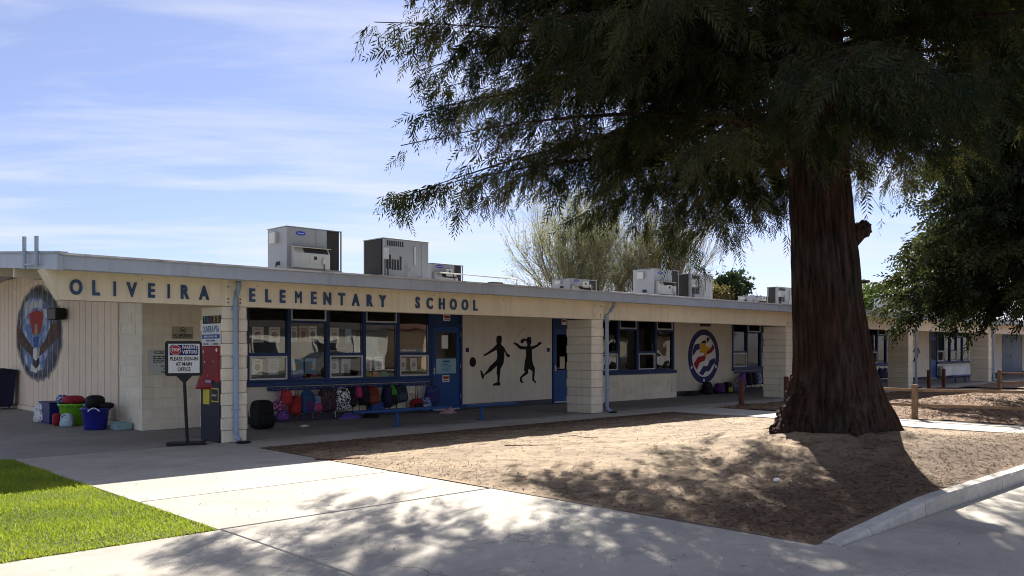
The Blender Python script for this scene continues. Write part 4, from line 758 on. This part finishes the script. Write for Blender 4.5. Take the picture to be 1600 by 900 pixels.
def heap(x, y, w, d, h, m, label, cat, name):
    V = []; n = 22; k = 7; sd_ = x*3.1
    for j in range(k+1):
        rr = j/k
        for i in range(n):
            a = 2*math.pi*i/n; e = 1 + .3*noise.noise((math.cos(a)*1.5+sd_, math.sin(a)*1.5, 2)); z = h*(1-rr**2)*(1+.6*noise.noise((math.cos(a)*rr*3+sd_, math.sin(a)*rr*3, 7))) if j < k else 0
            V.append((w/2*rr*e*math.cos(a), d/2*rr*e*math.sin(a), max(.001, z)))
    q = MB(); q.smooth = True; q.add(V, [(j*n+i, j*n+(i+1) % n, (j+1)*n+(i+1) % n, (j+1)*n+i) for j in range(k) for i in range(n)] + [tuple(range(k*n, k*n+n))])
    return tag(q.build(name, m, loc=(x, y, .002)), label, cat)
heap(10.55, 16.2, .62, .3, .11, cl((.14, .10, .35)), 'lilac and blue jacket lying on the floor under the zebra bag', 'jacket', 'jacket')
heap(11.05, 16.1, .4, .35, .16, k_, 'black jacket heaped on the floor under the pink pouch', 'jacket', 'jacket')
heap(13.15, 15.9, .5, .3, .12, pattern('pink_quilt', (.42, .14, .16), (.6, .5, .5), 20), 'pink and white blanket on the floor by the first blue door', 'blanket', 'blanket')
heap(8.85, 15.2, .22, .16, .03, m_paper, 'white paper scrap on the porch floor by the black backpack', 'paper', 'paper_scrap')
bag(24.75, .36, .42, k_, 'black backpack on the floor under the round emblem', y=16.3, floor=True, d=.26)
bag(25.5, .36, .36, cl((.10, .02, .14)), 'purple bag on the floor right of the emblem', y=16.3, floor=True, d=.26)
bag(25.98, .3, .38, k_, 'black bag with yellow pocket on the floor', y=16.3, floor=True, d=.26, m2=cl((.42, .36, .03)))
bag(26.55, .4, .5, pattern('ice2', (.10, .14, .32), (.42, .46, .55), 18), 'pale blue printed backpack on the floor before the third window bank', y=16.2, floor=True, d=.26)
bag(27.0, .36, .5, cl((.16, .06, .30)), 'violet backpack on the third window coat rail', .66)
bag(27.45, .36, .46, k_, 'black backpack beside the violet one on the third rail', .68)
bag(27.8, .3, .44, cl((.012, .012, .02)), 'plain dark backpack left of the blue and white one', .68)
bag(28.12, .24, .42, pattern('bw2', (.05, .10, .34), (.5, .54, .62), 16), 'blue and white slim backpack on the third rail', .68)
bag(28.44, .3, .44, cl((.07, .012, .012)), 'dark maroon backpack at the third rail by the column', .68)
bag(38.6, .34, .46, cl((.012, .014, .05)), 'navy backpack under the window right of the redwood', .66); bag(39.1, .34, .46, cl((.05, .05, .09)), 'grey blue backpack under the window right of the redwood', .66)
heap(23.7, 16.2, .9, .35, .16, cl((.025, .012, .015)), 'dark jacket heap on the floor left of the emblem', 'jacket', 'jacket')
# tubs by the side wall
def tub(x, y, r0, r1, h, c, label, handles=True):
    T = thing('tub', label, 'tub', (x, y, .003)); mm = mat('tub_plastic', c, .35, .05, 4, .02, 10, spec=.5)
    q = MB(); q.smooth = True; q.lathe([(r0*.96, 0), (r0, .02), (r1*.97, h*.86), (r1, h*.88), (r1+.02, h*.9), (r1+.022, h), (r1-.005, h), (r1*.93, h*.85), (r0*.9, .03)], 32); q.build('shell', mm, T, shift=False)
    for a in (R(-115), R(65)):
        c_, s_ = math.cos(a), math.sin(a); q = MB(); q.tube([(c_*(r1+.01)-s_*t*.1, s_*(r1+.01)+c_*t*.1, h*.86 + .06*(1-t*t)) for t in np.linspace(-1, 1, 9)], .012, 6); q.build('handle', m_white if c[0] < .1 else mm, T, shift=False)
tub(5.62, 18.72, .22, .27, .44, (.16, .42, .02), 'lime green round tub with bags on top')
tub(5.62, 17.40, .20, .25, .42, (.012, .016, .20), 'royal blue round tub beside the block corner')
tub(5.80, 17.95, .16, .20, .46, (.03, .12, .36), 'pale edged blue tub behind the royal blue one')
T = thing('crate', 'navy plastic crate with a speckled white end by the side wall', 'crate', (5.55, 19.5, .003)); mm = mat('crate_navy', (.010, .014, .12), .4, .05, 4, .02, 10)
q = MB(); x0, x1, y0, y1, h = -.25, .25, -.34, .34, .42
for b in ((x0, x1, y0, y0+.02), (x0, x1, y1-.02, y1), (x0, x0+.02, y0+.0205, y1-.0205), (x1-.02, x1, y0+.0205, y1-.0205)): q.box(*b, .0, h)
q.box(x0+.021, x1-.021, y0+.021, y1-.021, .0, .02); q.box(x0-.02, x1+.02, y0-.02, y1+.02, h, h+.025, .006); q.build('shell', mm, T, shift=False)
bag(5.33, .34, .40, pattern('speckle', (.06, .08, .16), (.68, .68, .68), 30, .42), 'white speckled bag leaning against the navy crate', y=19.75, floor=True, d=.14).rotation_euler = (0, 0, R(-50))
def lump(x, y, z, a, b, h, m, label, cat, name='bag', e=.7):
    q = MB(); q.smooth = True; q.sell((0, 0, h), a, b, h, e, e, 20, 10); return tag(q.build(name, m, loc=(x, y, z)), label, cat)
lump(5.60, 18.66, .435, .20, .15, .085, pattern('flag_cloth', (.30, .012, .03), (.33, .02, .04), 6, .5), 'crimson bag lying on top of the lime green tub', 'bag')
lump(5.48, 18.92, .44, .12, .10, .085, pattern('flag_blue', (.02, .04, .28), (.6, .6, .65), 22, .55), 'blue and white spotted pouch on the lime green tub', 'pouch', 'pouch')
lump(5.62, 17.42, .40, .17, .16, .13, k_, 'black bag stuffed into the royal blue tub', 'bag'); lump(5.78, 17.28, .40, .13, .12, .06, k_, 'black cloth over the rim of the royal blue tub', 'cloth', 'cloth')
lump(5.85, 18.95, .40, .22, .22, .06, k_, 'black cloth lying across the crate and green tub', 'cloth', 'cloth')
lump(5.30, 18.70, .003, .075, .075, .13, cl((.26, .012, .03)), 'crimson bottle bag standing before the lime green tub', 'bag')
T = bag(5.38, .24, .27, pattern('sequin', (.40, .42, .55), (.40, .58, .56), 14, .5), 'pale sequined lunch bag in front of the lime green tub', y=18.33, floor=True, d=.13); T.rotation_euler = (0, 0, R(-40))
q = MB(); q.box(5.92, 6.22, 16.98, 17.30, .003, .14, .01); q.box(5.90, 6.12, 17.02, 17.26, .141, .16, .004); tag(q.build('storage_box', mat('clear_plastic', (.25, .38, .40), .25, .1, 6, 0)), 'small clear teal storage box at the foot of the block corner', 'box').location = (-.10, -.10, 0)
T = thing('trash_bin', 'dark navy wheeled bin against the siding wall', 'bin', (5.75, 25.0, .003)); mm = mat('bin_navy', (.012, .014, .04), .5, .05, 4, .02, 10)
q = MB(); q.add([(-.24,-.26,.06),(.24,-.26,.06),(.24,.26,.06),(-.24,.26,.06),(-.30,-.33,.95),(.30,-.33,.95),(.30,.33,.95),(-.30,.33,.95)], [(3,2,1,0),(4,5,6,7),(0,1,5,4),(1,2,6,5),(2,3,7,6),(3,0,4,7)]); q.build('body', mm, T, shift=False)
q = MB(); q.prism([(-.34, .955), (.34, .955), (.34, 1.0), (0, 1.05), (-.34, 1.0)], 'y', -.36, .36); q.build('lid', mm, T, shift=False)
for s_ in (-.29, .25): MB().lathe([(.10, 0), (.10, .04)], 16).build('wheel', m_black, T, (0, 0, 0), False).matrix_local = Matrix.Translation((s_, .24, .10)) @ Matrix.Rotation(R(90), 4, 'Y')

# ---------------------------------------------------------------- wooden fences
def fence(posts, label, zf):
    T = thing('wooden_fence', label, 'fence', (posts[0][0], posts[0][1], 0))
    for x, y in posts:
        z = zf(x, y) - .05; MB().box(x-.055, x+.055, y-.055, y+.055, z, z+.80, .01).build('post', m_wood, T)
    for (xa, ya), (xb, yb) in zip(posts, posts[1:]):
        for h in (.30, .63):
            a, b = Vector((xa, ya, zf(xa, ya)+h)), Vector((xb, yb, zf(xb, yb)+h)); d = (b-a).normalized(); s_ = Vector((-d.y, d.x, 0))*.022; a += d*.057; b -= d*.057; u = Vector((0, 0, .03))
            MB().add([a-s_-u, b-s_-u, b+s_-u, a+s_-u, a-s_+u, b-s_+u, b+s_+u, a+s_+u], [(3,2,1,0),(4,5,6,7),(0,1,5,4),(1,2,6,5),(2,3,7,6),(3,0,4,7)]).build('rail', m_wood, T)
fence([(19.62, 9.9), (19.40, 7.46), (19.32, 5.0), (19.28, 3.2)], 'low brown two-rail fence beside the sunlit side path', mulch_z)
fence([(34.6, 10.3), (34.5, 7.6), (34.45, 5.2), (34.4, 3.4)], 'far two-rail fence across the mulch by the far path', mulch_z)
for x, y, lab in ((20.13, 12.2, 'red-brown wooden post alone before the emblem wall'), (22.6, 12.25, 'dark wooden post half behind the redwood base'), (33.3, 12.3, 'dark wooden post before the fourth column'), (34.5, 12.2, 'dark wooden post before the open far door')):
    T = thing('wooden_post', lab, 'post', (x, y, 0)); z = mulch_z(x, y) - .04
    q = MB(); q.box(-.055, .055, -.055, .055, z, z+.74, .01); q.build('shaft', m_woodd, T, shift=False); MB().prism([(-.055, z+.741), (.055, z+.741), (.0, z+.765)], 'y', -.055, .055).build('cap', m_woodd, T, shift=False)

# ---------------------------------------------------------------- trees
def barkmat():
    m = bpy.data.materials.new('redwood_bark'); m.use_nodes = True; t = m.node_tree; b = t.nodes['Principled BSDF']; b.inputs['Roughness'].default_value = .95; b.inputs['Specular IOR Level'].default_value = .1
    g_ = N(t, 'ShaderNodeNewGeometry'); mp_ = N(t, 'ShaderNodeMapping'); mp_.inputs['Scale'].default_value = (17, 17, 2.0); t.links.new(g_.outputs['Position'], mp_.inputs['Vector'])
    n_ = N(t, 'ShaderNodeTexNoise'); n_.inputs['Scale'].default_value = 1.; n_.inputs['Detail'].default_value = 8; n_.inputs['Roughness'].default_value = .65; t.links.new(mp_.outputs[0], n_.inputs['Vector'])
    n2 = N(t, 'ShaderNodeTexNoise'); n2.inputs['Scale'].default_value = 1.6; n2.inputs['Detail'].default_value = 4; t.links.new(g_.outputs['Position'], n2.inputs['Vector'])
    r_ = N(t, 'ShaderNodeValToRGB'); e = r_.color_ramp.elements; e[0].position = .34; e[0].color = (.010, .006, .005, 1); e[1].position = .74; e[1].color = (.075, .040, .027, 1)
    r2 = N(t, 'ShaderNodeValToRGB'); e = r2.color_ramp.elements; e[0].position = .34; e[0].color = (.012, .010, .009, 1); e[1].position = .74; e[1].color = (.085, .064, .050, 1)
    t.links.new(n_.outputs['Fac'], r_.inputs[0]); t.links.new(n_.outputs['Fac'], r2.inputs[0])
    k = N(t, 'ShaderNodeMapRange'); k.inputs[1].default_value = .42; k.inputs[2].default_value = .6; t.links.new(n2.outputs['Fac'], k.inputs[0])
    mx_ = N(t, 'ShaderNodeMixRGB'); t.links.new(k.outputs[0], mx_.inputs[0]); t.links.new(r_.outputs[0], mx_.inputs[1]); t.links.new(r2.outputs[0], mx_.inputs[2]); t.links.new(mx_.outputs[0], b.inputs['Base Color'])
    bp = N(t, 'ShaderNodeBump'); bp.inputs['Strength'].default_value = .8; bp.inputs['Distance'].default_value = .04; t.links.new(n_.outputs['Fac'], bp.inputs['Height']); t.links.new(bp.outputs[0], b.inputs['Normal']); return m
m_bark = barkmat()
LAT = Vector((math.sin(YAW), -math.cos(YAW), 0))        # the trunk leans a little along this level direction
def trunk(name, par, prof, lean, nth=220, nz=170, ridge_=.05, burl=True):
    zs = np.linspace(prof[0][0], prof[-1][0], nz)**1.; V = []
    pz = [p[0] for p in prof]; pr = [p[1] for p in prof]; pl = [p[0] for p in lean]; lv = [p[1] for p in lean]
    for z in zs:
        r0 = float(np.interp(z, pz, pr)); l = float(np.interp(z, pl, lv))
        for i in range(nth):
            a = 2*math.pi*i/nth; ca, sa = math.cos(a), math.sin(a); fl = max(0, 1-z/1.2)
            n1 = noise.noise((ca*6, sa*6, z*.35)); n2 = noise.noise((ca*15, sa*15, z*1.1+5)); n3 = 1-2*abs(noise.noise((ca*9+3+.3*math.sin(z*2), sa*9, z*.3)))
            r_ = r0*(1 + .13*fl*math.sin(a*5+1) + .22*fl*noise.noise((ca*2.2, sa*2.2, 1.)) + .10*fl*noise.noise((ca*6, sa*6, z*3))) + ridge_*(n1*.7 + n2*.6 + max(0, n3)*.55 - .3)
            if burl: 
                w = max(0, -(ca*LAT.x+sa*LAT.y))**2*math.exp(-((z-.32)/.5)**2); r_ += w*.10*(abs(noise.noise((ca*9, sa*9, z*7)))*1.6 + abs(noise.noise((ca*18, sa*18, z*14))))
                w2 = max(0, (ca*LAT.x+sa*LAT.y))**3*math.exp(-((z-.1)/.25)**2); r_ += w2*.10*abs(noise.noise((ca*9, sa*9, z*8)))*2
            V.append((r_*ca + LAT.x*l, r_*sa + LAT.y*l, z))
    V = np.array(V); j, i = np.divmod(np.arange((nz-1)*nth), nth); i2 = (i+1) % nth
    o = npmesh(name, V, np.stack([j*nth+i, j*nth+i2, (j+1)*nth+i2, (j+1)*nth+i], 1), m_bark); o.parent = par
    o.data.polygons.foreach_set('use_smooth', [True]*len(o.data.polygons)); return o
def frame(D, r):
    q = r.normal(0, 1, D.shape); s_ = np.cross(D, q); s_ /= np.linalg.norm(s_, axis=1)[:, None] + 1e-9; return s_, np.cross(s_, D)
def sprays(P, D, L, r, k=10, lw=.10, ll=.42, flat_=.35):
    """k narrow leaflets along each drooping twig; returns vertices (n*k*4,3)"""
    s_, n_ = frame(D, r); out_ = []
    for j in range(k):
        t = .12 + .88*j/(k-1); sg_ = 1 if j % 2 else -1; w = (1-.45*t)
        base = P + D*(L*t)[:, None]; base[:, 2] -= L*.18*t*t
        dr = D*.75 + s_*(sg_*.75*(1 if j < k-1 else 0)) + n_*r.normal(0, flat_, len(P))[:, None]; dr /= np.linalg.norm(dr, axis=1)[:, None]; dr[:, 2] -= .22
        tip = base + dr*(L*ll*w)[:, None]; mid = base*.55 + tip*.45; wd = np.cross(dr, n_ + r.normal(0, .3, n_.shape)); wd /= np.linalg.norm(wd, axis=1)[:, None] + 1e-9
        wd *= (L*lw*.5*w)[:, None]; out_.append(np.stack([base, mid+wd, tip, mid-wd], 1))
    return np.stack(out_, 1).reshape(-1, 3)
def conifer_crown(name, par, limbs, r, m, base=(0, 0, 0), step=.2, den=1., L0=.30, k=10, lw=.13, tintc=.3, lenf=1., wide=1.25, clump=0., droop_=(.3, .9), hang=.55):
    """limbs: (start, azimuth, length, rise, droop, scale)"""
    Ps, Ds, Ls, Ts = [], [], [], []; wood = MB()
    for (st, az, L, rise, droop, sc) in limbs:
        st = np.array(st); hd = np.array([math.cos(az), math.sin(az), 0]); sd_ = np.array([-math.sin(az), math.cos(az), 0]); bend = r.normal(0, .12)
        cur = lambda t: st + hd*(L*t) + sd_*(L*bend*t*t) + np.array([0, 0, L*(rise*t - droop*t*t)])
        wood.tube([tuple(cur(t)) for t in np.linspace(0, 1, 9)], [max(.006, .011*L*(1-t)**1.2) for t in np.linspace(0, 1, 9)], 6, False)
        lt = np.clip(r.normal(tintc, .18), 0, 1)
        for t in np.arange(.16, 1.0, step/L):
            for side in (-1, 1):
                if r.random() > .93: continue
                if clump:
                    pc = cur(min(t, 1)); nz_ = noise.noise((pc[0]*.95+side*.4, pc[1]*.95, pc[2]*1.3)) - .25*max(0, t-.5)
                    if nz_ < -.10 and r.random() < clump: continue
                t_ = min(.995, t + r.normal(0, .02)); p0 = cur(t_); bl = (wide*(1-t_)**.7 + .35)*r.uniform(.6, 1.15)*sc; bl = min(bl, L*.5)
                d0 = hd*r.uniform(.45, 1.0) + sd_*side*r.uniform(.5, 1.1) + np.array([0, 0, r.normal(-.05, .2)]); d0 /= np.linalg.norm(d0)
                dr_ = r.uniform(*droop_); n = max(3, int(bl*den/(.055*sc)))
                u = r.uniform(.08, 1, n); P = p0 + d0*(bl*u)[:, None]; P[:, 2] -= bl*dr_*.5*u*u
                if bl > .5: wood.tube([tuple(p0 + d0*bl*w + np.array([0, 0, -bl*dr_*.5*w*w])) for w in (0, .5, 1)], [.007*sc, .005*sc, .003*sc], 3, False)
                D = d0*r.uniform(.3, 1, (n, 1)) + r.normal(0, .38, (n, 3)) + np.array([0, 0, -hang]); D /= np.linalg.norm(D, axis=1)[:, None]
                Ps.append(P + r.normal(0, .03*sc, (n, 3))); Ds.append(D); Ls.append(L0*sc*r.uniform(.6, 1.25, n)*lenf); Ts.append(np.clip(lt + r.normal(0, .17, n), 0, 1))
    P, D, L, T = np.concatenate(Ps), np.concatenate(Ds), np.concatenate(Ls), np.concatenate(Ts)
    V = sprays(P, D, L, r, k, lw); o = npmesh(name, V, np.arange(len(V)).reshape(-1, 4), m, tint=np.repeat(T, k*4)); o.parent = par
    w = wood.build('limbs', m_bark, par, shift=False)
    return len(P)
m_rleaf = leafmat('redwood_needles', (.008, .018, .006), (.075, .068, .018), .38)
rw = thing('redwood_tree', 'big redwood with reddish furrowed trunk and drooping dark foliage', 'tree', (TX, TY, 0))
zb = .12
trunk('trunk', rw, [(zb, .93), (.25, .86), (.5, .72), (.9, .60), (1.5, .515), (2.2, .465), (3.0, .435), (4, .41), (8, .35), (14, .24), (19, .06)], [(0, .03), (.5, .06), (1., .02), (2, -.08), (3, -.16), (4, -.24), (8, -.4), (19, -.6)])
q = MB(); q.smooth = True
q.sell(tuple(LAT*.40 + Vector((0, 0, 3.27))), .13, .12, .11, 1, 1, 24, 16)    # knob of a cut limb
q.v = [tuple(Vector(v) + (Vector(v)-(LAT*.40+Vector((0, 0, 3.27))))*(.45*noise.noise(Vector(v)*14) + .3*noise.noise(Vector(v)*31))) for v in q.v]
q.tube([LAT*.25 + Vector((0, 0, 3.15)), LAT*.40 + Vector((0, 0, 3.25))], [.15, .10], 10); q.build('limb_stub', m_bark, rw, shift=False); q = MB(); q.smooth = True; q.tube([LAT*.25 + Vector((0, 0, 2.5)), LAT*.50 + Vector((0, 0, 2.52))], [.04, .018], 7); q.build('limb_stub', m_bark, rw, shift=False)
q = MB(); q.smooth = True; q.tube([tuple(-LAT*t + Vector((.35*(t-.9), .25*(t-.9), .30-.2*(t-.8)))) for t in np.linspace(.75, 1.75, 8)], [.12, .10, .085, .075, .06, .05, .035, .015], 8); q.build('root', m_bark, rw, shift=False); q = MB(); q.smooth = True
q.tube([tuple(LAT*t + Vector((0, -.25*(t-.8), .22-.22*(t-.8)))) for t in np.linspace(.75, 1.5, 6)], [.13, .10, .08, .06, .045, .01], 8); q.build('root', m_bark, rw, shift=False)
q = MB(); q.smooth = True; FW = Vector((math.cos(YAW), math.sin(YAW), 0))           # knobbly burl on one flank of the base
for i in range(46):
    z = .12 + 1.05*(i/45)**1.5; r0 = float(np.interp(z, (.12, .5, .9, 1.3), (.88, .70, .58, .53))); a = rnd.uniform(-.75, .55)*(1-.4*z); c_ = (-LAT*math.cos(a) - FW*math.sin(a))*(r0*1.03 + .07*max(0, 1-z)) + Vector((0, 0, z)) + LAT*.03; s_ = rnd.uniform(.07, .15)*(1.15-.5*z)
    k0 = len(q.v); q.sell(tuple(c_), s_, s_, s_*rnd.uniform(.8, 1.3), 1, 1, 12, 8); q.v[k0:] = [tuple(Vector(v) + (Vector(v)-c_)*(.55*noise.noise(Vector(v)*16))) for v in q.v[k0:]]
q.build('burl', m_bark, rw, shift=False)
rg = np.random.default_rng(11); limbs = []; AZL = math.atan2(-LAT.y, -LAT.x)        # toward the left of the view
for i in range(84):
    z = 4.2 + 4.9*(i/83)**1.1; az = i*2.39996 + rg.normal(0, .2); lf = math.cos(az-AZL)
    L = 5.0 + .75*max(0, lf)**2 + rg.normal(0, .35)
    if lf < -.1: L *= .88; z += .9*min(1, -lf*1.6)
    limbs.append(((-LAT.x*.3, -LAT.y*.3, z), az, L, .10 + rg.normal(0, .05), .29 - .07*max(0, lf) + rg.normal(0, .04), 1.))
for i in range(15):                                     # long airy limbs reaching out to one side
    limbs.append(((-LAT.x*.3, -LAT.y*.3, 4.9 + 2.6*i/14), AZL + (-.55, .3, -.15, .55, .05)[i % 5] + rg.normal(0, .06), 5.5 + rg.normal(0, .3), .12 + rg.normal(0, .04), .24 + rg.normal(0, .04), .95))
n1 = conifer_crown('crown', rw, limbs, rg, m_rleaf, step=.18, den=.86, k=13, lw=.09, L0=.28, clump=.85, droop_=(.5, 1.4), hang=.8)
limbs = []
for i in range(44):
    z = 8.6 + 10.*(i/43); L = 4.6*(1-(z-8.6)/11.) + .7; limbs.append(((-LAT.x*.45, -LAT.y*.45, z), i*2.39996, L, .1, .3, 1.8))
n2 = conifer_crown('crown', rw, limbs, rg, m_rleaf, step=.36, den=.8, k=7, L0=.34, lw=.2)
# thin hanging sprays out on the left side of the crown and near the trunk
# second conifer on the right
m_rleaf2 = leafmat('conifer_needles', (.008, .016, .006), (.09, .10, .025), .4)
c2 = thing('conifer_tree', 'dark bushy conifer hanging over the far fence and roof', 'tree', (28.3, 6.9, 0))
trunk('trunk', c2, [(0, .5), (.5, .38), (3, .3), (8, .2), (13, .05)], [(0, 0), (13, 0)], 40, 40, .02, False)
limbs = [((0, 0, 3.3 + 9*(i/99)), i*2.39996, (4.9 - 3.0*(i/99)) + rg.normal(0, .4), .10, .32, 1.3) for i in range(100)]
n3 = conifer_crown('crown', c2, limbs, rg, m_rleaf2, step=.27, den=.9, k=8, L0=.34, lw=.19)

# leafy broad trees far behind
def leafy(name, label, loc, rx, rz, zc, n, m, size, seed, th):
    T = thing(name, label, 'tree', loc); r = np.random.default_rng(seed); q = MB(); q.tube([(0, 0, -.1), (.1, 0, th), (0, .1, zc)], [.3, .22, .08], 8); 
    for i in range(10): a = i*2.4; q.tube([(0, 0, th), (math.cos(a)*rx*.4, math.sin(a)*rx*.4, zc-rz*.1), (math.cos(a)*rx*.75, math.sin(a)*rx*.75, zc+rz*.3*math.sin(i))], [.1, .06, .02], 5)
    q.build('trunk', m_bark, T, shift=False)
    cl_ = r.normal(0, 1, (60, 3)); cl_ /= np.linalg.norm(cl_, axis=1)[:, None]; cl_ *= (r.uniform(.25, 1, 60)**.5)[:, None]
    c_ = cl_[r.integers(0, 60, n)] + r.normal(0, .16, (n, 3)); P = c_*np.array([rx, rx, rz]) + np.array([0, 0, zc])
    D = r.normal(0, 1, (n, 3)); D /= np.linalg.norm(D, axis=1)[:, None]; s_, _ = frame(D, r); L = size*r.uniform(.6, 1.3, n)[:, None]
    V = np.stack([P, P+D*L*.5+s_*L*.3, P+D*L, P+D*L*.5-s_*L*.3], 1).reshape(-1, 3)
    o = npmesh('crown', V, np.arange(4*n).reshape(-1, 4), m, tint=np.repeat(np.clip(r.normal(.4, .25, n), 0, 1), 4)); o.parent = T
m_leafg = leafmat('broad_leaves', (.05, .085, .02), (.16, .20, .05), .4); m_leafd = leafmat('dark_leaves', (.02, .035, .018), (.06, .08, .03), .3)
leafy('green_tree', 'green leafy tree behind the roof beside the right conifer', (91, 37.5, 0), 6.5, 2.4, 5.6, 9000, m_leafg, .5, 21, 3)
leafy('evergreen_tree', 'small dark evergreen tree beyond the bare trees', (70.2, 43.4, 0), 1.9, 2.1, 6.5, 4000, m_leafd, .4, 22, 3)
leafy('autumn_shrub', 'olive brown shrubby tree between bare trees and evergreen', (66.5, 43.5, 0), 1.7, 1.2, 6.3, 2200, leafmat('olive_leaves', (.10, .08, .03), (.24, .20, .07), .4), .3, 23, 3)
leafy('green_tree', 'low pale green treetop just right of the small evergreen', (92, 54, 0), 4, 1.5, 6.0, 3000, m_leafg, .5, 24, 3)
# bare fan-shaped willows
m_twig = mat('willow_bark', (.16, .125, .085), .9, .2, 3, 0); m_bud = leafmat('willow_buds', (.25, .28, .12), (.44, .44, .24), .45)
def willow(label, loc, H_, spread, seed, buds):
    T = thing('willow_tree', label, 'tree', loc); r = np.random.default_rng(seed); q = MB(); tips = []
    q.tube([(0, 0, -.1), (0, 0, 1.2), (.1, 0, 2.6)], [.5, .42, .38], 10)
    def grow(p, d, L, rad, lev):
        pts = [p]; dd = d.copy(); n = 5
        for i in range(n): dd = dd + r.normal(0, .10, 3) + np.array([0, 0, .05]); dd /= np.linalg.norm(dd); pts.append(pts[-1] + dd*L/n)
        q.tube([tuple(x) for x in pts], [rad*(1-.75*i/n) for i in range(n+1)], 5 if lev == 0 else 3, False)
        if lev >= 1: tips.extend(pts[2:])
        if lev < 3:
            for i in range((11, 8, 4)[lev]):
                j = r.integers(1, n+1); d2 = dd + r.normal(0, .27, 3)*np.array([1, 1, .6]); d2 /= np.linalg.norm(d2); grow(pts[j], d2, L*r.uniform(.42, .66), rad*.42, lev+1)
    for i in range(20):
        a = i*2.4; t = spread*math.sqrt((i+.5)/20); d = np.array([math.cos(a)*math.sin(t), math.sin(a)*math.sin(t), math.cos(t)]); grow(np.array([0, 0, r.uniform(1.6, 2.6)]), d, H_*(1-.12*t)*.68, .11, 0)
    q.build('trunk', m_twig, T, shift=False)
    tp = np.array(tips); n = buds; P = tp[r.integers(0, len(tp), n)] + r.normal(0, .12, (n, 3)); D = r.normal(0, 1, (n, 3)); D[:, 2] -= .3; D /= np.linalg.norm(D, axis=1)[:, None]; s_, _ = frame(D, r); L = .16*r.uniform(.6, 1.4, n)[:, None]
    V = np.stack([P, P+D*L*.5+s_*L*.22, P+D*L, P+D*L*.5-s_*L*.22], 1).reshape(-1, 3)
    o = npmesh('crown', V, np.arange(4*n).reshape(-1, 4), m_bud, tint=np.repeat(np.clip(r.normal(.4, .25, n), 0, 1), 4)); o.parent = T
willow('fan-shaped budding tree behind the roof with yellow-green haze', (56.4, 49.7, 0), 11.6, .62, 31, 42000)
willow('fan-shaped bare tree behind the paired roof units', (61.0, 45.5, 0), 10.8, .58, 32, 9000)

# ---------------------------------------------------------------- across the street (seen mirrored in the windows)
def house(x, y, w, d, h, wallc, roofc, label):
    T = thing('house', label, 'house', (x, y, 0)); mw = mat('house_wall', wallc, .8, .06, 2, .1, 20); mr = mat('house_roof', roofc, .9, .15, 6, .3, 25)
    MB().box(-w/2, w/2, -d/2, d/2, -.05, h).build('wall', mw, T, shift=False); q = MB(); q.prism([(-w/2-.5, h+.01), (w/2+.5, h+.01), (w/2+.5, h+.15), (0, h+1.9), (-w/2-.5, h+.15)], 'y', -d/2-.4, d/2+.5); q.build('roof', mr, T, shift=False)
    for xx in (-w*.3, w*.08): wd = MB().box(xx-.9, xx+.9, d/2+.002, d/2+.06, .9, 2.2).build('window', m_white, T, shift=False); MB().box(xx-.8, xx+.8, d/2+.061, d/2+.07, 1., 2.1).build('pane', m_glass, wd, shift=False)
    dr = MB().box(w*.26, w*.44, d/2+.002, d/2+.05, 0, 2.3).build('garage_door', m_white, T, shift=False)
for i, (x, wc, rc, lab) in enumerate(((16, (.60, .5, .36), (.12, .07, .05), 'tan house with brown roof across the street'), (32, (.66, .62, .55), (.10, .09, .09), 'white house with grey roof across the street'), (48, (.55, .42, .30), (.16, .07, .05), 'clay coloured house with red-brown roof across the street'), (64, (.62, .58, .44), (.11, .08, .06), 'cream house with dark brown roof across the street'), (80, (.6, .5, .4), (.14, .08, .06), 'beige house far along across the street'))): house(x, -25, 12.5, 9, 2.9, wc, rc, lab)
def car(x, y, c, label):
    T = thing('parked_car', label, 'car', (x, y, -.045)); mc = mat('car_paint', c, .25, .02, 2, 0, spec=.6, rndv=0)
    pr = [(-2.2, .35), (2.2, .35), (2.25, .75), (1.9, .9), (1.0, .98), (.3, 1.42), (-1.0, 1.45), (-1.8, 1.02), (-2.25, .95)]
    b = MB().prism(pr, 'y', -.85, .85).build('body', mc, T, shift=False)
    for s_ in (-.852, .852): MB().prism([(.78, 1.0), (.25, 1.36), (-.95, 1.39), (-1.5, 1.02)], 'y', s_-.006, s_+.006).build('side_window', m_coil, T, shift=False)
    for xx in (-1.35, 1.4):
        for s_ in (-.82, .82): w = MB().lathe([(.2, -.11), (.31, -.10), (.33, 0), (.31, .10), (.2, .11)], 20).build('wheel', m_black, T, (0, 0, 0), False); w.matrix_local = Matrix.Translation((xx, s_, .33)) @ Matrix.Rotation(R(90), 4, 'X')
car(47, -7.6, (.75, .75, .75), 'white car parked along the street'); car(53.5, -7.6, (.7, .7, .72), 'white car parked behind the first white car'); car(60, -7.6, (.08, .09, .12), 'dark blue car parked along the street'); car(26, -7.8, (.2, .2, .2), 'grey car parked along the street')
